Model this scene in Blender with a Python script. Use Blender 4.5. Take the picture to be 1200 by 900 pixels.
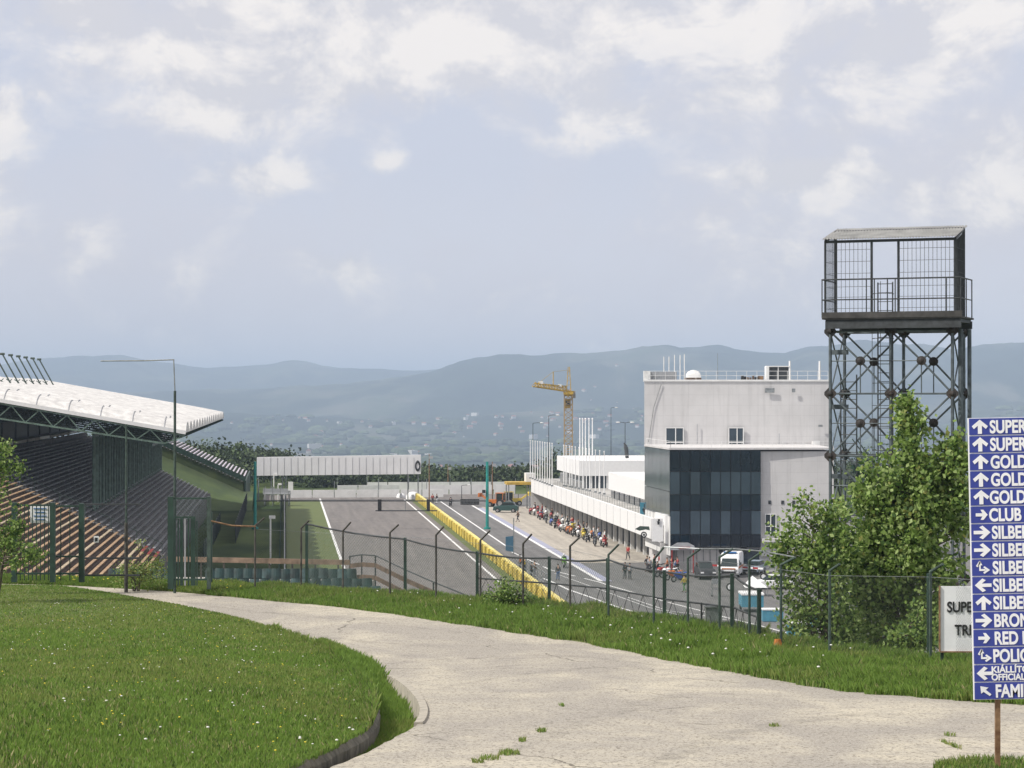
import bpy, bmesh, math, random
import numpy as np
from mathutils import Vector, Matrix
random.seed(7); rng = np.random.default_rng(7)
R = math.radians
for o in list(bpy.data.objects): bpy.data.objects.remove(o)
S = bpy.context.scene
C = S.collection
# ------------------------------------------------------------------ camera
F = 2600.0; HY = 463.0; EYE = 20.0            # focal length in photo pixels, eye-level row, eye height over the track
cam = bpy.data.objects.new('camera', bpy.data.cameras.new('camera')); C.objects.link(cam)
cam.location = (0, 0, EYE); cam.rotation_euler = (R(90) + math.atan((HY-450)/F), 0, 0)
cam.data.sensor_width = 36; cam.data.lens = 36*F/1200; cam.data.clip_end = 60000; cam.data.clip_start = .5
S.camera = cam
# ------------------------------------------------------------------ light
SUN = Vector((-.80, -.34, .95)).normalized()
w = bpy.data.worlds.new('World'); S.world = w; w.use_nodes = True
nt = w.node_tree; nt.nodes.clear()
def N(t, typ, **k):
    n = t.nodes.new(typ)
    for a, b in k.items():
        if a.startswith('i_'): n.inputs[a[2:].replace('_', ' ')].default_value = b
        else: setattr(n, a, b)
    return n
def L(t, a, b): t.links.new(a, b)
def MATH(t, op, a, b=None, c=None, clamp=False):
    n = t.nodes.new('ShaderNodeMath'); n.operation = op; n.use_clamp = clamp
    for i, v in enumerate((a, b, c)):
        if v is None: continue
        if isinstance(v, (int, float)): n.inputs[i].default_value = v
        else: t.links.new(v, n.inputs[i])
    return n.outputs[0]
def MIX(t, f, a, b, blend='MIX'):
    n = t.nodes.new('ShaderNodeMix'); n.data_type = 'RGBA'; n.blend_type = blend
    for s, v in ((n.inputs[0], f), (n.inputs[6], a), (n.inputs[7], b)):
        if isinstance(v, (int, float)): s.default_value = v
        elif isinstance(v, (tuple, list)): s.default_value = (*v[:3], 1)
        else: t.links.new(v, s)
    return n.outputs[2]
def RAMP(t, v, *st):
    n = t.nodes.new('ShaderNodeValToRGB'); e = n.color_ramp.elements
    while len(e) < len(st): e.new(.5)
    for el, (p, c) in zip(e, st):
        el.position = p; el.color = (c, c, c, 1) if isinstance(c, (int, float)) else (*c, 1)
    t.links.new(v, n.inputs[0]); return n.outputs[0]
def NOISE(t, vec, scale, detail=4, rough=.55, dist=0):
    n = t.nodes.new('ShaderNodeTexNoise'); n.inputs['Scale'].default_value = scale; n.inputs['Detail'].default_value = detail
    n.inputs['Roughness'].default_value = rough; n.inputs['Distortion'].default_value = dist
    if vec is not None: t.links.new(vec, n.inputs['Vector'])
    return n.outputs[0]
sky = N(nt, 'ShaderNodeTexSky', sky_type='NISHITA', sun_disc=False, sun_elevation=math.asin(SUN.z), sun_rotation=math.atan2(SUN.x, SUN.y), dust_density=2.5, air_density=1.2)
tc = N(nt, 'ShaderNodeTexCoord')
mp = N(nt, 'ShaderNodeMapping'); mp.inputs['Scale'].default_value = (1, 1, 1.35); L(nt, tc.outputs['Generated'], mp.inputs[0])
v = mp.outputs[0]
big = NOISE(nt, v, 7.5, 9, .55, .2)
mid = NOISE(nt, v, 21, 10, .62, .35)
sep = N(nt, 'ShaderNodeSeparateXYZ'); L(nt, tc.outputs['Generated'], sep.inputs[0])
el = sep.outputs[2]
# puffs of cumulus: where they stand is given as directions in the sky (x/y slope, elevation)
def puff(cx, cz, rx, rz, amp):
    dx = MATH(nt, 'DIVIDE', MATH(nt, 'SUBTRACT', sep.outputs[0], cx), rx); dz = MATH(nt, 'DIVIDE', MATH(nt, 'SUBTRACT', el, cz), rz)
    d = MATH(nt, 'ADD', MATH(nt, 'MULTIPLY', dx, dx), MATH(nt, 'MULTIPLY', dz, dz))
    return MATH(nt, 'MULTIPLY', MATH(nt, 'POWER', 2.718, MATH(nt, 'MULTIPLY', d, -1)), amp)
ps = None
for a in ((-.085,.158,.060,.030,.20),(-.13,.128,.020,.018,.14),(-.104,.097,.030,.012,.20),(-.054,.105,.012,.007,.15),(-.225,.118,.030,.022,.17),(-.188,.168,.020,.010,.16),(.02,.168,.075,.020,.15),(.104,.136,.022,.012,.15),(.127,.098,.030,.008,.20),(.035,.121,.020,.016,.13),(-.077,.058,.030,.007,.09),(.16,.165,.08,.02,.08),(-.245,.085,.03,.012,.12),(-.01,.14,.03,.02,.08)):
    p_ = puff(*a); ps = p_ if ps is None else MATH(nt, 'ADD', ps, p_)
ht = MATH(nt, 'MULTIPLY', MATH(nt, 'SUBTRACT', el, .07), .55)
base = MATH(nt, 'ADD', MATH(nt, 'ADD', MATH(nt, 'MULTIPLY', big, .62), MATH(nt, 'MULTIPLY', mid, .42)), ps)
base = MATH(nt, 'ADD', base, ht)
bright = RAMP(nt, base, (.515, 0.), (.57, .30), (.615, .80), (.68, 1.))
veil = MIX(nt, RAMP(nt, el, (.0, 0.), (.10, .7), (.3, 1.)), (8.0, 7.75, 8.1), (5.6, 6.05, 7.4))
veil = MIX(nt, RAMP(nt, big, (.38, 0.), (.62, 1.)), veil, (6.8, 6.65, 7.3))
mo = N(nt, 'ShaderNodeMapping'); mo.inputs['Location'].default_value = (.010, .0, -.022); L(nt, v, mo.inputs[0])
mid2 = NOISE(nt, mo.outputs[0], 21, 6, .6, .35)
lit = RAMP(nt, MATH(nt, 'ADD', MATH(nt, 'SUBTRACT', mid, mid2), .5), (.42, 0.), (.60, 1.))     # sunlit side of the puffs against their own shade
cl = MIX(nt, bright, veil, MIX(nt, lit, (7.0, 6.85, 7.25), (9.6, 9.05, 8.7)))
# thin high cloud all over, the blue sky behind it only faintly
final = MIX(nt, .90, sky.outputs[0], cl)
bg = N(nt, 'ShaderNodeBackground'); bg.inputs[1].default_value = .10; L(nt, final, bg.inputs[0])
L(nt, bg.outputs[0], N(nt, 'ShaderNodeOutputWorld').inputs[0])
sl = bpy.data.lights.new('sun', 'SUN'); sl.energy = 4.0; sl.angle = R(.6); sl.color = (1, .95, .87)
so = bpy.data.objects.new('sun', sl); C.objects.link(so); so.rotation_euler = SUN.to_track_quat('Z', 'Y').to_euler(); so.location = (0, 0, 60)
S.view_settings.view_transform = 'Standard'; S.view_settings.look = 'None'; S.view_settings.exposure = .12; S.view_settings.gamma = 1
S.cycles.use_denoising = True; S.cycles.volume_bounces = 0; S.cycles.max_bounces = 5; S.cycles.diffuse_bounces = 2; S.cycles.transparent_max_bounces = 12
S.cycles.volume_max_steps = 64
# ------------------------------------------------------------------ helpers
def tagp(o, label=None, cat=None, group=None, kind=None):
    if label: o['label'] = label
    if cat: o['category'] = cat
    if group: o['group'] = group
    if kind: o['kind'] = kind
    return o
def thing(name, label, cat, loc, rz=0, group=None):
    o = bpy.data.objects.new(name, None); C.objects.link(o); o.empty_display_size = .3
    o.location = loc; o.rotation_euler = (0, 0, rz)
    o_m[o.name] = Matrix.Translation(Vector(loc)) @ Matrix.Rotation(rz, 4, 'Z')
    return tagp(o, label, cat, group)
o_m = {}
class MB:
    def __init__(s): s.v = []; s.f = []; s.m = []; s.mi = 0
    def add(s, vs, fs):
        b = len(s.v); s.v += [tuple(x) for x in vs]
        for f in fs: s.f.append([b+i for i in f]); s.m.append(s.mi)
        return s
    def para(s, o, a, b, c):           # box from a corner and three edge vectors
        o, a, b, c = map(Vector, (o, a, b, c))
        return s.add([o, o+a, o+a+b, o+b, o+c, o+a+c, o+a+b+c, o+b+c], [(3,2,1,0),(4,5,6,7),(0,1,5,4),(1,2,6,5),(2,3,7,6),(3,0,4,7)])
    def box(s, c, d):                  # centre, size
        return s.para((c[0]-d[0]/2, c[1]-d[1]/2, c[2]-d[2]/2), (d[0],0,0), (0,d[1],0), (0,0,d[2]))
    def tube(s, p, q, r, n=6, r2=None, cap=True):
        p, q = Vector(p), Vector(q); d = (q-p)
        if d.length < 1e-6: return s
        d.normalize(); a = d.orthogonal().normalized(); b = d.cross(a); r2 = r if r2 is None else r2
        vs = [p + (a*math.cos(t)+b*math.sin(t))*r for t in [2*math.pi*i/n for i in range(n)]] + [q + (a*math.cos(t)+b*math.sin(t))*r2 for t in [2*math.pi*i/n for i in range(n)]]
        fs = [(i, (i+1) % n, n+(i+1) % n, n+i) for i in range(n)]
        if cap: fs += [tuple(range(n-1, -1, -1)), tuple(range(n, 2*n))]
        return s.add(vs, fs)
    def path(s, pts, r, n=6):
        for a, b in zip(pts, pts[1:]): s.tube(a, b, r, n)
        return s
    def beam(s, p, q, wd, h, up=(0,0,1)):   # rectangular bar
        p, q = Vector(p), Vector(q); d = (q-p).normalized(); sd = d.cross(Vector(up))
        sd = sd.normalized() if sd.length > 1e-4 else Vector((1,0,0)); u = sd.cross(d)
        return s.para(p - sd*wd/2 - u*h/2, q-p, sd*wd, u*h)
    def poly(s, pts, th):               # flat polygon extruded by the vector th
        n = len(pts); th = Vector(th); pts = [Vector(p) for p in pts]
        return s.add(pts + [p+th for p in pts], [tuple(range(n-1,-1,-1)), tuple(range(n,2*n))] + [(i,(i+1)%n,n+(i+1)%n,n+i) for i in range(n)])
    def ball(s, c, r, seg=10, ring=7):
        r = (r,)*3 if isinstance(r, (int, float)) else r
        vs = [(c[0], c[1], c[2]+r[2])]; fs = []
        for i in range(1, ring):
            ph = math.pi*i/ring
            for j in range(seg):
                th = 2*math.pi*j/seg; vs.append((c[0]+r[0]*math.sin(ph)*math.cos(th), c[1]+r[1]*math.sin(ph)*math.sin(th), c[2]+r[2]*math.cos(ph)))
        vs.append((c[0], c[1], c[2]-r[2])); k = len(vs)-1
        for j in range(seg):
            fs.append((0, 1+j, 1+(j+1)%seg)); fs.append((k, k-seg+(j+1)%seg, k-seg+j))
            for i in range(ring-2): a = 1+i*seg; fs.append((a+j, a+seg+j, a+seg+(j+1)%seg, a+(j+1)%seg))
        return s.add(vs, fs)
    def torus(s, c, ax, R0, r, n=18, m=6):
        ax = Vector(ax).normalized(); a = ax.orthogonal().normalized(); b = ax.cross(a); c = Vector(c); vs = []; fs = []
        for i in range(n):
            t = 2*math.pi*i/n; e = a*math.cos(t)+b*math.sin(t)
            for j in range(m): u = 2*math.pi*j/m; vs.append(c + e*(R0+r*math.cos(u)) + ax*r*math.sin(u))
        for i in range(n):
            for j in range(m): fs.append((i*m+j, ((i+1)%n)*m+j, ((i+1)%n)*m+(j+1)%m, i*m+(j+1)%m))
        return s.add(vs, fs)
    def grid(s, P, closed=False):       # rows of points
        n, m = len(P), len(P[0])
        return s.add([p for r in P for p in r], [(i*m+j, i*m+j+1, (i+1)*m+j+1, (i+1)*m+j) for i in range(n-1) for j in range(m-1)])
    def build(s, name, mats, parent=None, local=False, smooth=False, label=None):
        me = bpy.data.meshes.new(name); mats = mats if isinstance(mats, (list, tuple)) else [mats]
        V = [Vector(x) for x in s.v]
        if not local:
            if parent is not None:
                k = parent
                while k.name not in o_m: k = k.parent
                inv = o_m[k.name].inverted(); V = [inv @ x for x in V]; loc = None
            else:
                lo = Vector((min(x.x for x in V)+max(x.x for x in V), min(x.y for x in V)+max(x.y for x in V), 2*min(x.z for x in V)))/2
                V = [x-lo for x in V]; loc = lo
        else: loc = None
        me.from_pydata([tuple(x) for x in V], [], s.f)
        for m_ in mats: me.materials.append(m_)
        if len(mats) > 1: me.polygons.foreach_set('material_index', s.m)
        if smooth: me.polygons.foreach_set('use_smooth', [True]*len(me.polygons))
        bm = bmesh.new(); bm.from_mesh(me); bmesh.ops.recalc_face_normals(bm, faces=bm.faces); bm.to_mesh(me); bm.free()
        o = bpy.data.objects.new(name, me); C.objects.link(o)
        if parent is not None: o.parent = parent
        if loc is not None: o.location = loc; o_m[o.name] = Matrix.Translation(loc)
        if label: o['label'] = label
        return o
def copy_tree(o, parent=None):
    c = o.copy(); C.objects.link(c); c.parent = parent
    for ch in list(o.children): copy_tree(ch, c)
    return c
def raw(name, verts, faces, mats, idx=None, parent=None):
    """large mesh straight from numpy arrays; faces is an (n,k) array"""
    me = bpy.data.meshes.new(name); n, k = faces.shape
    me.vertices.add(len(verts)); me.vertices.foreach_set('co', np.asarray(verts, dtype=np.float32).ravel())
    me.loops.add(n*k); me.loops.foreach_set('vertex_index', faces.astype(np.int32).ravel())
    me.polygons.add(n); me.polygons.foreach_set('loop_start', np.arange(0, n*k, k, dtype=np.int32))
    for m_ in mats: me.materials.append(m_)
    if idx is not None: me.polygons.foreach_set('material_index', idx.astype(np.int32))
    me.update(calc_edges=True)
    o = bpy.data.objects.new(name, me); C.objects.link(o)
    if parent is not None: o.parent = parent
    return o
# --- where things stand
A0 = math.atan(267/F)                     # the track runs 5.9 degrees left of the view
U = Vector((-math.sin(A0), math.cos(A0), 0)); V_ = Vector((math.cos(A0), math.sin(A0), 0))
RZ = A0                                   # rotation that turns local y onto the track direction
def T(t, s, z=0.): return U*t + V_*s + Vector((0, 0, z))
def tD(D, s): return (D - s*V_.y)/U.y     # distance along the track of a point at depth D
def TD(D, s, z=0.): return T(tD(D, s), s, z)
def at(px, py, D): return Vector(((px-600)*D/F, D, EYE-(py-HY)*D/F))
def onz(px, py, z=0.): D = (EYE-z)*F/(py-HY); return Vector(((px-600)*D/F, D, z))
_hy = np.array([-60, 0, 10, 15, 20, 25, 32, 40, 48, 55, 62, 70, 77, 85, 100, 400]); _hd = np.array([1.6, 2.3, 3.0, 3.45, 3.85, 4.2, 4.75, 5.35, 5.88, 6.25, 6.5, 6.68, 6.8, 6.95, 7.1, 7.3])
_yy = np.linspace(-60, 200, 2601); _k = np.ones(81)/81
_hs = np.convolve(np.pad(np.interp(_yy, _hy, EYE-_hd), 40, 'edge'), _k, 'valid')
def H(y): return np.interp(y, _yy, _hs)
_py = HY + F*(EYE-_hs[700:])/_yy[700:]     # rows seen for depths 10 m .. 200 m
def depth(py): return float(np.interp(-py, -_py, _yy[700:]))
def gp(px, py, dz=0.):
    y = depth(py); return Vector(((px-600)*y/F, y, float(H(y))+dz))
# ------------------------------------------------------------------ materials
def mat(name, col, rough=.7, var=.15, scale=3., metal=0., col2=None, bump=0., spec=None, detail=5):
    m = bpy.data.materials.new(name); m.use_nodes = True; t = m.node_tree; b = t.nodes['Principled BSDF']
    b.inputs['Roughness'].default_value = rough; b.inputs['Metallic'].default_value = metal
    if spec is not None: b.inputs['Specular IOR Level'].default_value = spec
    g = N(t, 'ShaderNodeTexCoord'); n = NOISE(t, g.outputs['Object'], scale, detail, .6)
    if col2 is None: col2 = tuple(c*(1-var*1.6) for c in col); col = tuple(min(1, c*(1+var*.5)) for c in col)
    f = RAMP(t, n, (.35, 0.), (.65, 1.))
    L(t, MIX(t, f, col2, col), b.inputs['Base Color'])
    if bump:
        bn = N(t, 'ShaderNodeBump'); bn.inputs['Distance'].default_value = bump; L(t, n, bn.inputs['Height']); L(t, bn.outputs[0], b.inputs['Normal'])
    return m
def leafmat(name, a, bcol, tr=.35):
    m = mat(name, a, .6, col2=bcol, scale=2.5); t = m.node_tree; b = t.nodes['Principled BSDF']; out = t.nodes['Material Output']
    td = N(t, 'ShaderNodeBsdfTranslucent'); src = b.inputs['Base Color'].links[0].from_socket; L(t, src, td.inputs[0])
    mx = N(t, 'ShaderNodeMixShader'); mx.inputs[0].default_value = tr; L(t, b.outputs[0], mx.inputs[1]); L(t, td.outputs[0], mx.inputs[2]); L(t, mx.outputs[0], out.inputs[0])
    b.inputs['Specular IOR Level'].default_value = .35
    return m
M = {}
M['white'] = mat('white_paint', (.78,.78,.77), .55, .08, .6)
M['whiteclean'] = mat('white_sheet', (.82,.82,.82), .5, .03)
def wallmat(name, col):
    m = mat(name, col, .8, .05, .35, detail=8); t = m.node_tree; b = t.nodes['Principled BSDF']; src = b.inputs['Base Color'].links[0].from_socket
    g = N(t, 'ShaderNodeNewGeometry'); sp = N(t, 'ShaderNodeSeparateXYZ'); L(t, g.outputs['Position'], sp.inputs[0])
    mp = N(t, 'ShaderNodeMapping'); mp.inputs['Scale'].default_value = (1.6, 1.6, .09); L(t, g.outputs['Position'], mp.inputs[0])
    st = NOISE(t, mp.outputs[0], 1.3, 5, .65)
    c = MIX(t, RAMP(t, st, (.50, 0.), (.72, .38)), src, tuple(x*.60 for x in col))
    def ln(v, per, w_): return MATH(t, 'LESS_THAN', MATH(t, 'FRACT', MATH(t, 'DIVIDE', v, per)), w_/per)
    j = MATH(t, 'MAXIMUM', ln(sp.outputs[2], 1.25, .05), ln(MATH(t, 'ADD', sp.outputs[0], sp.outputs[1]), 3.1, .05))
    L(t, MIX(t, MATH(t, 'MULTIPLY', j, .22), c, tuple(x*.5 for x in col)), b.inputs['Base Color']); return m
M['steel'] = mat('weathered_steel', (.30,.32,.33), .5, .25, 4, metal=.5)
M['render'] = wallmat('grey_white_render', (.60,.59,.59))
M['dsteel'] = mat('dark_steel', (.045,.05,.055), .55, .3, 4)
M['rust'] = mat('rusty_steel', (.30,.19,.10), .8, .5, 6, col2=(.12,.055,.025))
M['nodeiron'] = mat('node_plate', (.022,.02,.02), .7, .3, 2.5, col2=(.045,.032,.026))
M['green'] = mat('dark_green_paint', (.022,.055,.04), .5, .25, 3)
M['postgreen'] = mat('grey_green_paint', (.05,.08,.065), .55, .35, 5)
M['postold'] = mat('old_post', (.075,.07,.06), .7, .4, 5)
M['teal'] = mat('teal_paint', (.02,.28,.25), .5, .15, 2)
M['wood'] = mat('brown_plank', (.40,.265,.155), .8, .35, 2.5)
M['woodp'] = mat('pale_plank', (.48,.39,.27), .8, .35, 2.5)
M['brown'] = mat('brown_rail', (.13,.085,.06), .8, .3, 3)
M['pgreen'] = mat('column_and_lit_truss_green', (.13,.20,.16), .6, .25, 2.)
M['concrete'] = mat('concrete', (.38,.36,.33), .9, .2, 1.2, detail=8)
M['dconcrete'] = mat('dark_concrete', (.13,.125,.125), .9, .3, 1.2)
M['bench'] = mat('grey_bench', (.36,.36,.38), .7, .3, 1.5)
M['yellow'] = mat('yellow_wall_paint', (.68,.52,.09), .7, .3, .5)
M['yelcrane'] = mat('yellow_crane_paint', (.55,.36,.05), .6, .2, 1)
M['blue'] = mat('sign_blue', (.035,.055,.30), .45, .06, 3)
M['signwhite'] = mat('sign_white', (.86,.87,.88), .45, .05)
M['black'] = mat('black_plastic', (.015,.015,.017), .5, .2)
M['grey'] = mat('grey_sheet', (.36,.37,.39), .6, .1)
M['seat'] = mat('teal_green_seat', (.012,.040,.040), .5, .4, 2.5)
M['seat2'] = mat('faded_seat', (.035,.075,.078), .6, .4, 2.5)
M['lblue'] = mat('light_blue_panel', (.07,.27,.38), .5, .1)
M['mblue'] = mat('blue_panel', (.05,.17,.42), .5, .1)
M['red'] = mat('red_paint', (.36,.025,.025), .4, .1)
M['orange'] = mat('orange_paint', (.50,.15,.03), .4, .1)
M['tyre'] = mat('tyre_rubber', (.02,.02,.02), .85, .2)
M['chrome'] = mat('bare_metal', (.45,.45,.46), .35, .1, metal=.8)
M['skin'] = mat('skin', (.50,.31,.22), .6, .05)
M['hair'] = mat('hair', (.03,.022,.015), .7, .1)
M['bark'] = mat('bark', (.13,.105,.08), .9, .4, 6, bump=.02)
M['far'] = mat('far_wall', (.45,.42,.38), .8, .1, .1)
M['roofred'] = mat('roof_tile', (.33,.12,.07), .8, .3, .2)
def glass(name, col, rough=.06):
    m = bpy.data.materials.new(name); m.use_nodes = True; b = m.node_tree.nodes['Principled BSDF']
    t = m.node_tree; g = N(t, 'ShaderNodeTexCoord'); n = NOISE(t, g.outputs['Object'], .35, 3)
    L(t, MIX(t, n, tuple(c*.6 for c in col), tuple(c*1.5 for c in col)), b.inputs['Base Color'])
    b.inputs['Roughness'].default_value = rough; b.inputs['Specular IOR Level'].default_value = .6
    bn = N(t, 'ShaderNodeBump'); bn.inputs['Distance'].default_value = .01; bn.inputs['Strength'].default_value = .4; L(t, n, bn.inputs['Height']); L(t, bn.outputs[0], b.inputs['Normal'])
    return m
M['glass'] = glass('dark_blue_glass', (.012,.022,.034))
M['glass2'] = glass('window_glass', (.035,.05,.065))
M['carglass'] = glass('vehicle_glass', (.02,.03,.03))
# wire mesh seen from afar: real diamond gaps cut by the shader
def netmat(name, col, cell, wire, axis='diag'):
    m = bpy.data.materials.new(name); m.use_nodes = True; t = m.node_tree; b = t.nodes['Principled BSDF']
    b.inputs['Base Color'].default_value = (*col, 1); b.inputs['Roughness'].default_value = .6
    g = N(t, 'ShaderNodeTexCoord'); sp = N(t, 'ShaderNodeSeparateXYZ'); L(t, g.outputs['UV'], sp.inputs[0])
    x, y = sp.outputs[0], sp.outputs[1]
    if axis == 'diag': p, q = MATH(t, 'ADD', x, y), MATH(t, 'SUBTRACT', x, y)
    else: p, q = x, y
    def ln(v, c):
        f = MATH(t, 'FRACT', MATH(t, 'DIVIDE', v, c)); return MATH(t, 'LESS_THAN', f, wire/c)
    a = MATH(t, 'MAXIMUM', ln(p, cell), ln(q, cell if axis == 'diag' else cell*axis))
    L(t, a, b.inputs['Alpha'])
    return m
M['net'] = netmat('chain_link_wire', (.06,.07,.06), .075, .0036)
M['coarse'] = netmat('farther_net', (.06,.10,.08), .12, .012)
def netpanel(name, pts, mt, parent):
    """quad p0,p1 (bottom) p2,p3 (top) with uv in metres"""
    p = [Vector(x) for x in pts]; Lx = (p[1]-p[0]).length; Ly = (p[3]-p[0]).length
    mb = MB(); mb.add(p, [(0,1,2,3)]); o = mb.build(name, mt, parent)
    uv = o.data.uv_layers.new(name='UVMap')
    co = {0:(0,0), 1:(Lx,0), 2:(Lx,Ly), 3:(0,Ly)}
    for l in o.data.loops: uv.data[l.index].uv = co[l.vertex_index]
    return o
ORD = ['first','second','third','fourth','fifth','sixth','seventh','eighth','ninth','tenth','eleventh','twelfth','thirteenth','fourteenth','fifteenth','sixteenth','seventeenth','eighteenth','nineteenth','twentieth','twenty first','twenty second']
# ================================================================== GROUND AND HILLS
def noise2(x, y, seed, octs=5, lac=2.0, gain=.5):
    """value noise on arrays"""
    x = np.asarray(x, float); y = np.asarray(y, float); out = 0; amp = 1; tot = 0
    for o in range(octs):
        xi = np.floor(x); yi = np.floor(y); fx = x-xi; fy = y-yi; fx = fx*fx*(3-2*fx); fy = fy*fy*(3-2*fy)
        def h(a, b): s_ = np.sin(a*127.1+b*311.7+seed*17.3+o*5.1)*43758.5453; return s_-np.floor(s_)
        v_ = (h(xi,yi)*(1-fx)+h(xi+1,yi)*fx)*(1-fy)+(h(xi,yi+1)*(1-fx)+h(xi+1,yi+1)*fx)*fy
        out = out+v_*amp; tot += amp; amp *= gain; x = x*lac; y = y*lac
    return out/tot
def sm(a, b, x): t = np.clip((x-a)/(b-a), 0, 1); return t*t*(3-2*t)
R1 = np.array([(-2500,455),(-800,462),(0,462),(200,458),(330,455),(420,450),(500,434),(540,421),(600,416),(660,415),(700,412),(760,409),(830,405),(870,408),(905,414),(935,411),(960,408),(1000,404),(1060,406),(1140,404),(1200,401),(1400,412),(2000,430),(4000,440)], float)
R2 = np.array([(-2500,450),(-900,425),(-400,433),(0,429),(40,423),(100,419),(150,420),(200,425),(240,431),(270,432),(310,429),(345,423),(380,427),(420,431),(500,433),(600,436),(900,440),(2000,430),(4000,440)], float)
R0 = np.array([(-2500,490),(-500,488),(0,486),(150,478),(300,486),(450,492),(600,484),(800,478),(950,486),(1200,480),(2000,490),(4000,490)], float)
def gz(x, y):
    x = np.asarray(x, float); y = np.asarray(y, float)
    yy = np.maximum(y, 300.); px = 600+F*x/yy
    base = -100*sm(500, 1500, y) - 12*sm(500, 1500, y)*(noise2(x/700, y/900, 3)-.5)
    def ridge(Rr, y0, w0, seed, rough):
        pk = EYE+(HY-np.interp(px, Rr[:,0], Rr[:,1]))*y0/F + 100
        n = noise2(px/70, np.log(yy)*14, seed, 6)-.5
        fall = np.exp(-((y-y0)/w0)**2); fall = np.where(y > y0, np.maximum(fall, .35), fall)
        return pk*fall*(1+rough*n*np.clip(1.25-fall, 0, 1)) + 8*(noise2(px/16, np.log(yy)*40, seed+3, 4)-.5)*fall
    h = np.maximum.reduce([ridge(R1, 9000., 1500., 1, .9), ridge(R2, 12500., 2200., 5, .8), ridge(R0, 6900., 750., 9, 1.)*sm(5000, 6300, y)])
    return base + h*sm(5200, 6500, y) - .05
ys = np.concatenate([[-400,-150,0,60,120,180,260,340,420,470], np.geomspace(490, 5200, 60), np.linspace(5300, 14500, 190), [16000, 19000, 24000]])
cs = np.concatenate([np.linspace(-1.1, -.29, 20, endpoint=False), np.linspace(-.29, .29, 260), np.linspace(.29, 1.1, 21)[1:]])
Y, Cc = np.meshgrid(ys, cs, indexing='ij'); X = Cc*(np.maximum(Y, -100)+260); Z = gz(X, Y)
nr, nc = X.shape; ii = (np.arange(nr-1)[:,None]*nc+np.arange(nc-1)[None,:]).ravel()
def groundmat():
    m = bpy.data.materials.new('land_cover'); m.use_nodes = True; t = m.node_tree; b = t.nodes['Principled BSDF']; b.inputs['Roughness'].default_value = 1; b.inputs['Specular IOR Level'].default_value = .1
    g = N(t, 'ShaderNodeNewGeometry'); mp = N(t, 'ShaderNodeMapping'); mp.inputs['Scale'].default_value = (1, .42, 0); L(t, g.outputs['Position'], mp.inputs[0]); v = mp.outputs[0]
    n1 = NOISE(t, v, .0016, 8, .6, .5); n2 = NOISE(t, v, .006, 6, .65); n3 = NOISE(t, v, .05, 4, .6)
    forest = MIX(t, RAMP(t, n2, (.35, 0.), (.65, 1.)), (.010,.020,.016), (.026,.042,.026))
    field = MIX(t, RAMP(t, n2, (.40, 0.), (.60, 1.)), (.05,.07,.04), (.10,.10,.075))
    f = MIX(t, RAMP(t, n1, (.50, 0.), (.57, 1.)), forest, field)
    near = MIX(t, RAMP(t, n3, (.40, 0.), (.60, 1.)), (.030,.050,.018), (.085,.115,.035))
    sp = N(t, 'ShaderNodeSeparateXYZ'); L(t, g.outputs['Position'], sp.inputs[0])
    isn = MATH(t, 'LESS_THAN', sp.outputs[1], 900.)
    L(t, MIX(t, isn, f, near), b.inputs['Base Color']); return m
M['land'] = groundmat()
o = raw('ground', np.stack([X.ravel(), Y.ravel(), Z.ravel()], 1), np.stack([ii, ii+1, ii+nc+1, ii+nc], 1), [M['land']]); tagp(o, kind='structure')
# ------------------------------------------------------------------ the foreground: road, lawn, verge
def curve_px(pts, n=300):
    """photo points on the foreground surface -> world x as a function of y (sorted by depth)"""
    pts = np.array(pts, float); d = np.r_[0, np.cumsum(np.hypot(*np.diff(pts, axis=0).T))]; t = np.linspace(0, d[-1], n)
    px = np.interp(t, d, pts[:,0]); py = np.interp(t, d, pts[:,1]); k = np.ones(7)/7
    px = np.convolve(np.pad(px, 3, 'edge'), k, 'valid'); py = np.convolve(np.pad(py, 3, 'edge'), k, 'valid')
    y = np.array([depth(p) for p in py]); return (px-600)*y/F, y
OUT = [(-300,679),(0,684.5),(75,687),(130,695),(200,707),(270,722),(340,742),(400,765),(440,783),(468,798),(488,815),(499,835),(492,848),(470,861),(440,877),(389,899),(300,935),(200,985),(60,1080),(-200,1400)]
LAWN = [(-300,679),(0,684.5),(75,687),(130,695),(200,707),(270,722),(340,742),(393,768),(412,787),(428,805),(439,822),(444,840),(440,858),(425,873),(395,889),(350,910),(290,938),(190,986),(50,1080),(-220,1400)]
FAR = [(-900,668),(-200,681),(0,684),(80,686),(200,693),(300,703),(400,712),(500,726),(600,742),(700,757),(800,778),(900,798),(1000,812),(1140,823),(1250,829),(1500,850),(2200,900)]
FEN = [(-900,660),(-200,675),(0,681),(100,684),(200,687),(299,691),(353,693),(402,697),(457,703),(511,706),(563,711),(613,716),(668,722),(711,729),(765,738),(807,743),(843,748),(878,754),(915,765),(972,773),(1090,786),(1200,796),(1500,820),(2200,850)]
ox, oy = curve_px(OUT); lx, ly = curve_px(LAWN); fx, fy = curve_px(FAR, 400); nx_, ny_ = curve_px(FEN, 400)
def xf(xs, ys_):
    i = np.argsort(ys_); return lambda y: np.interp(y, ys_[i], xs[i])
xo, xl, xfar = xf(ox, oy), xf(lx, ly), xf(fx, fy)
YMIN, YMAX = 12., 84.
yg = np.linspace(YMIN, YMAX, 420)
def wob(y, s, a): return a*(noise2(y*1.3, y*0+s, s, 4)-.5)
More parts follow.
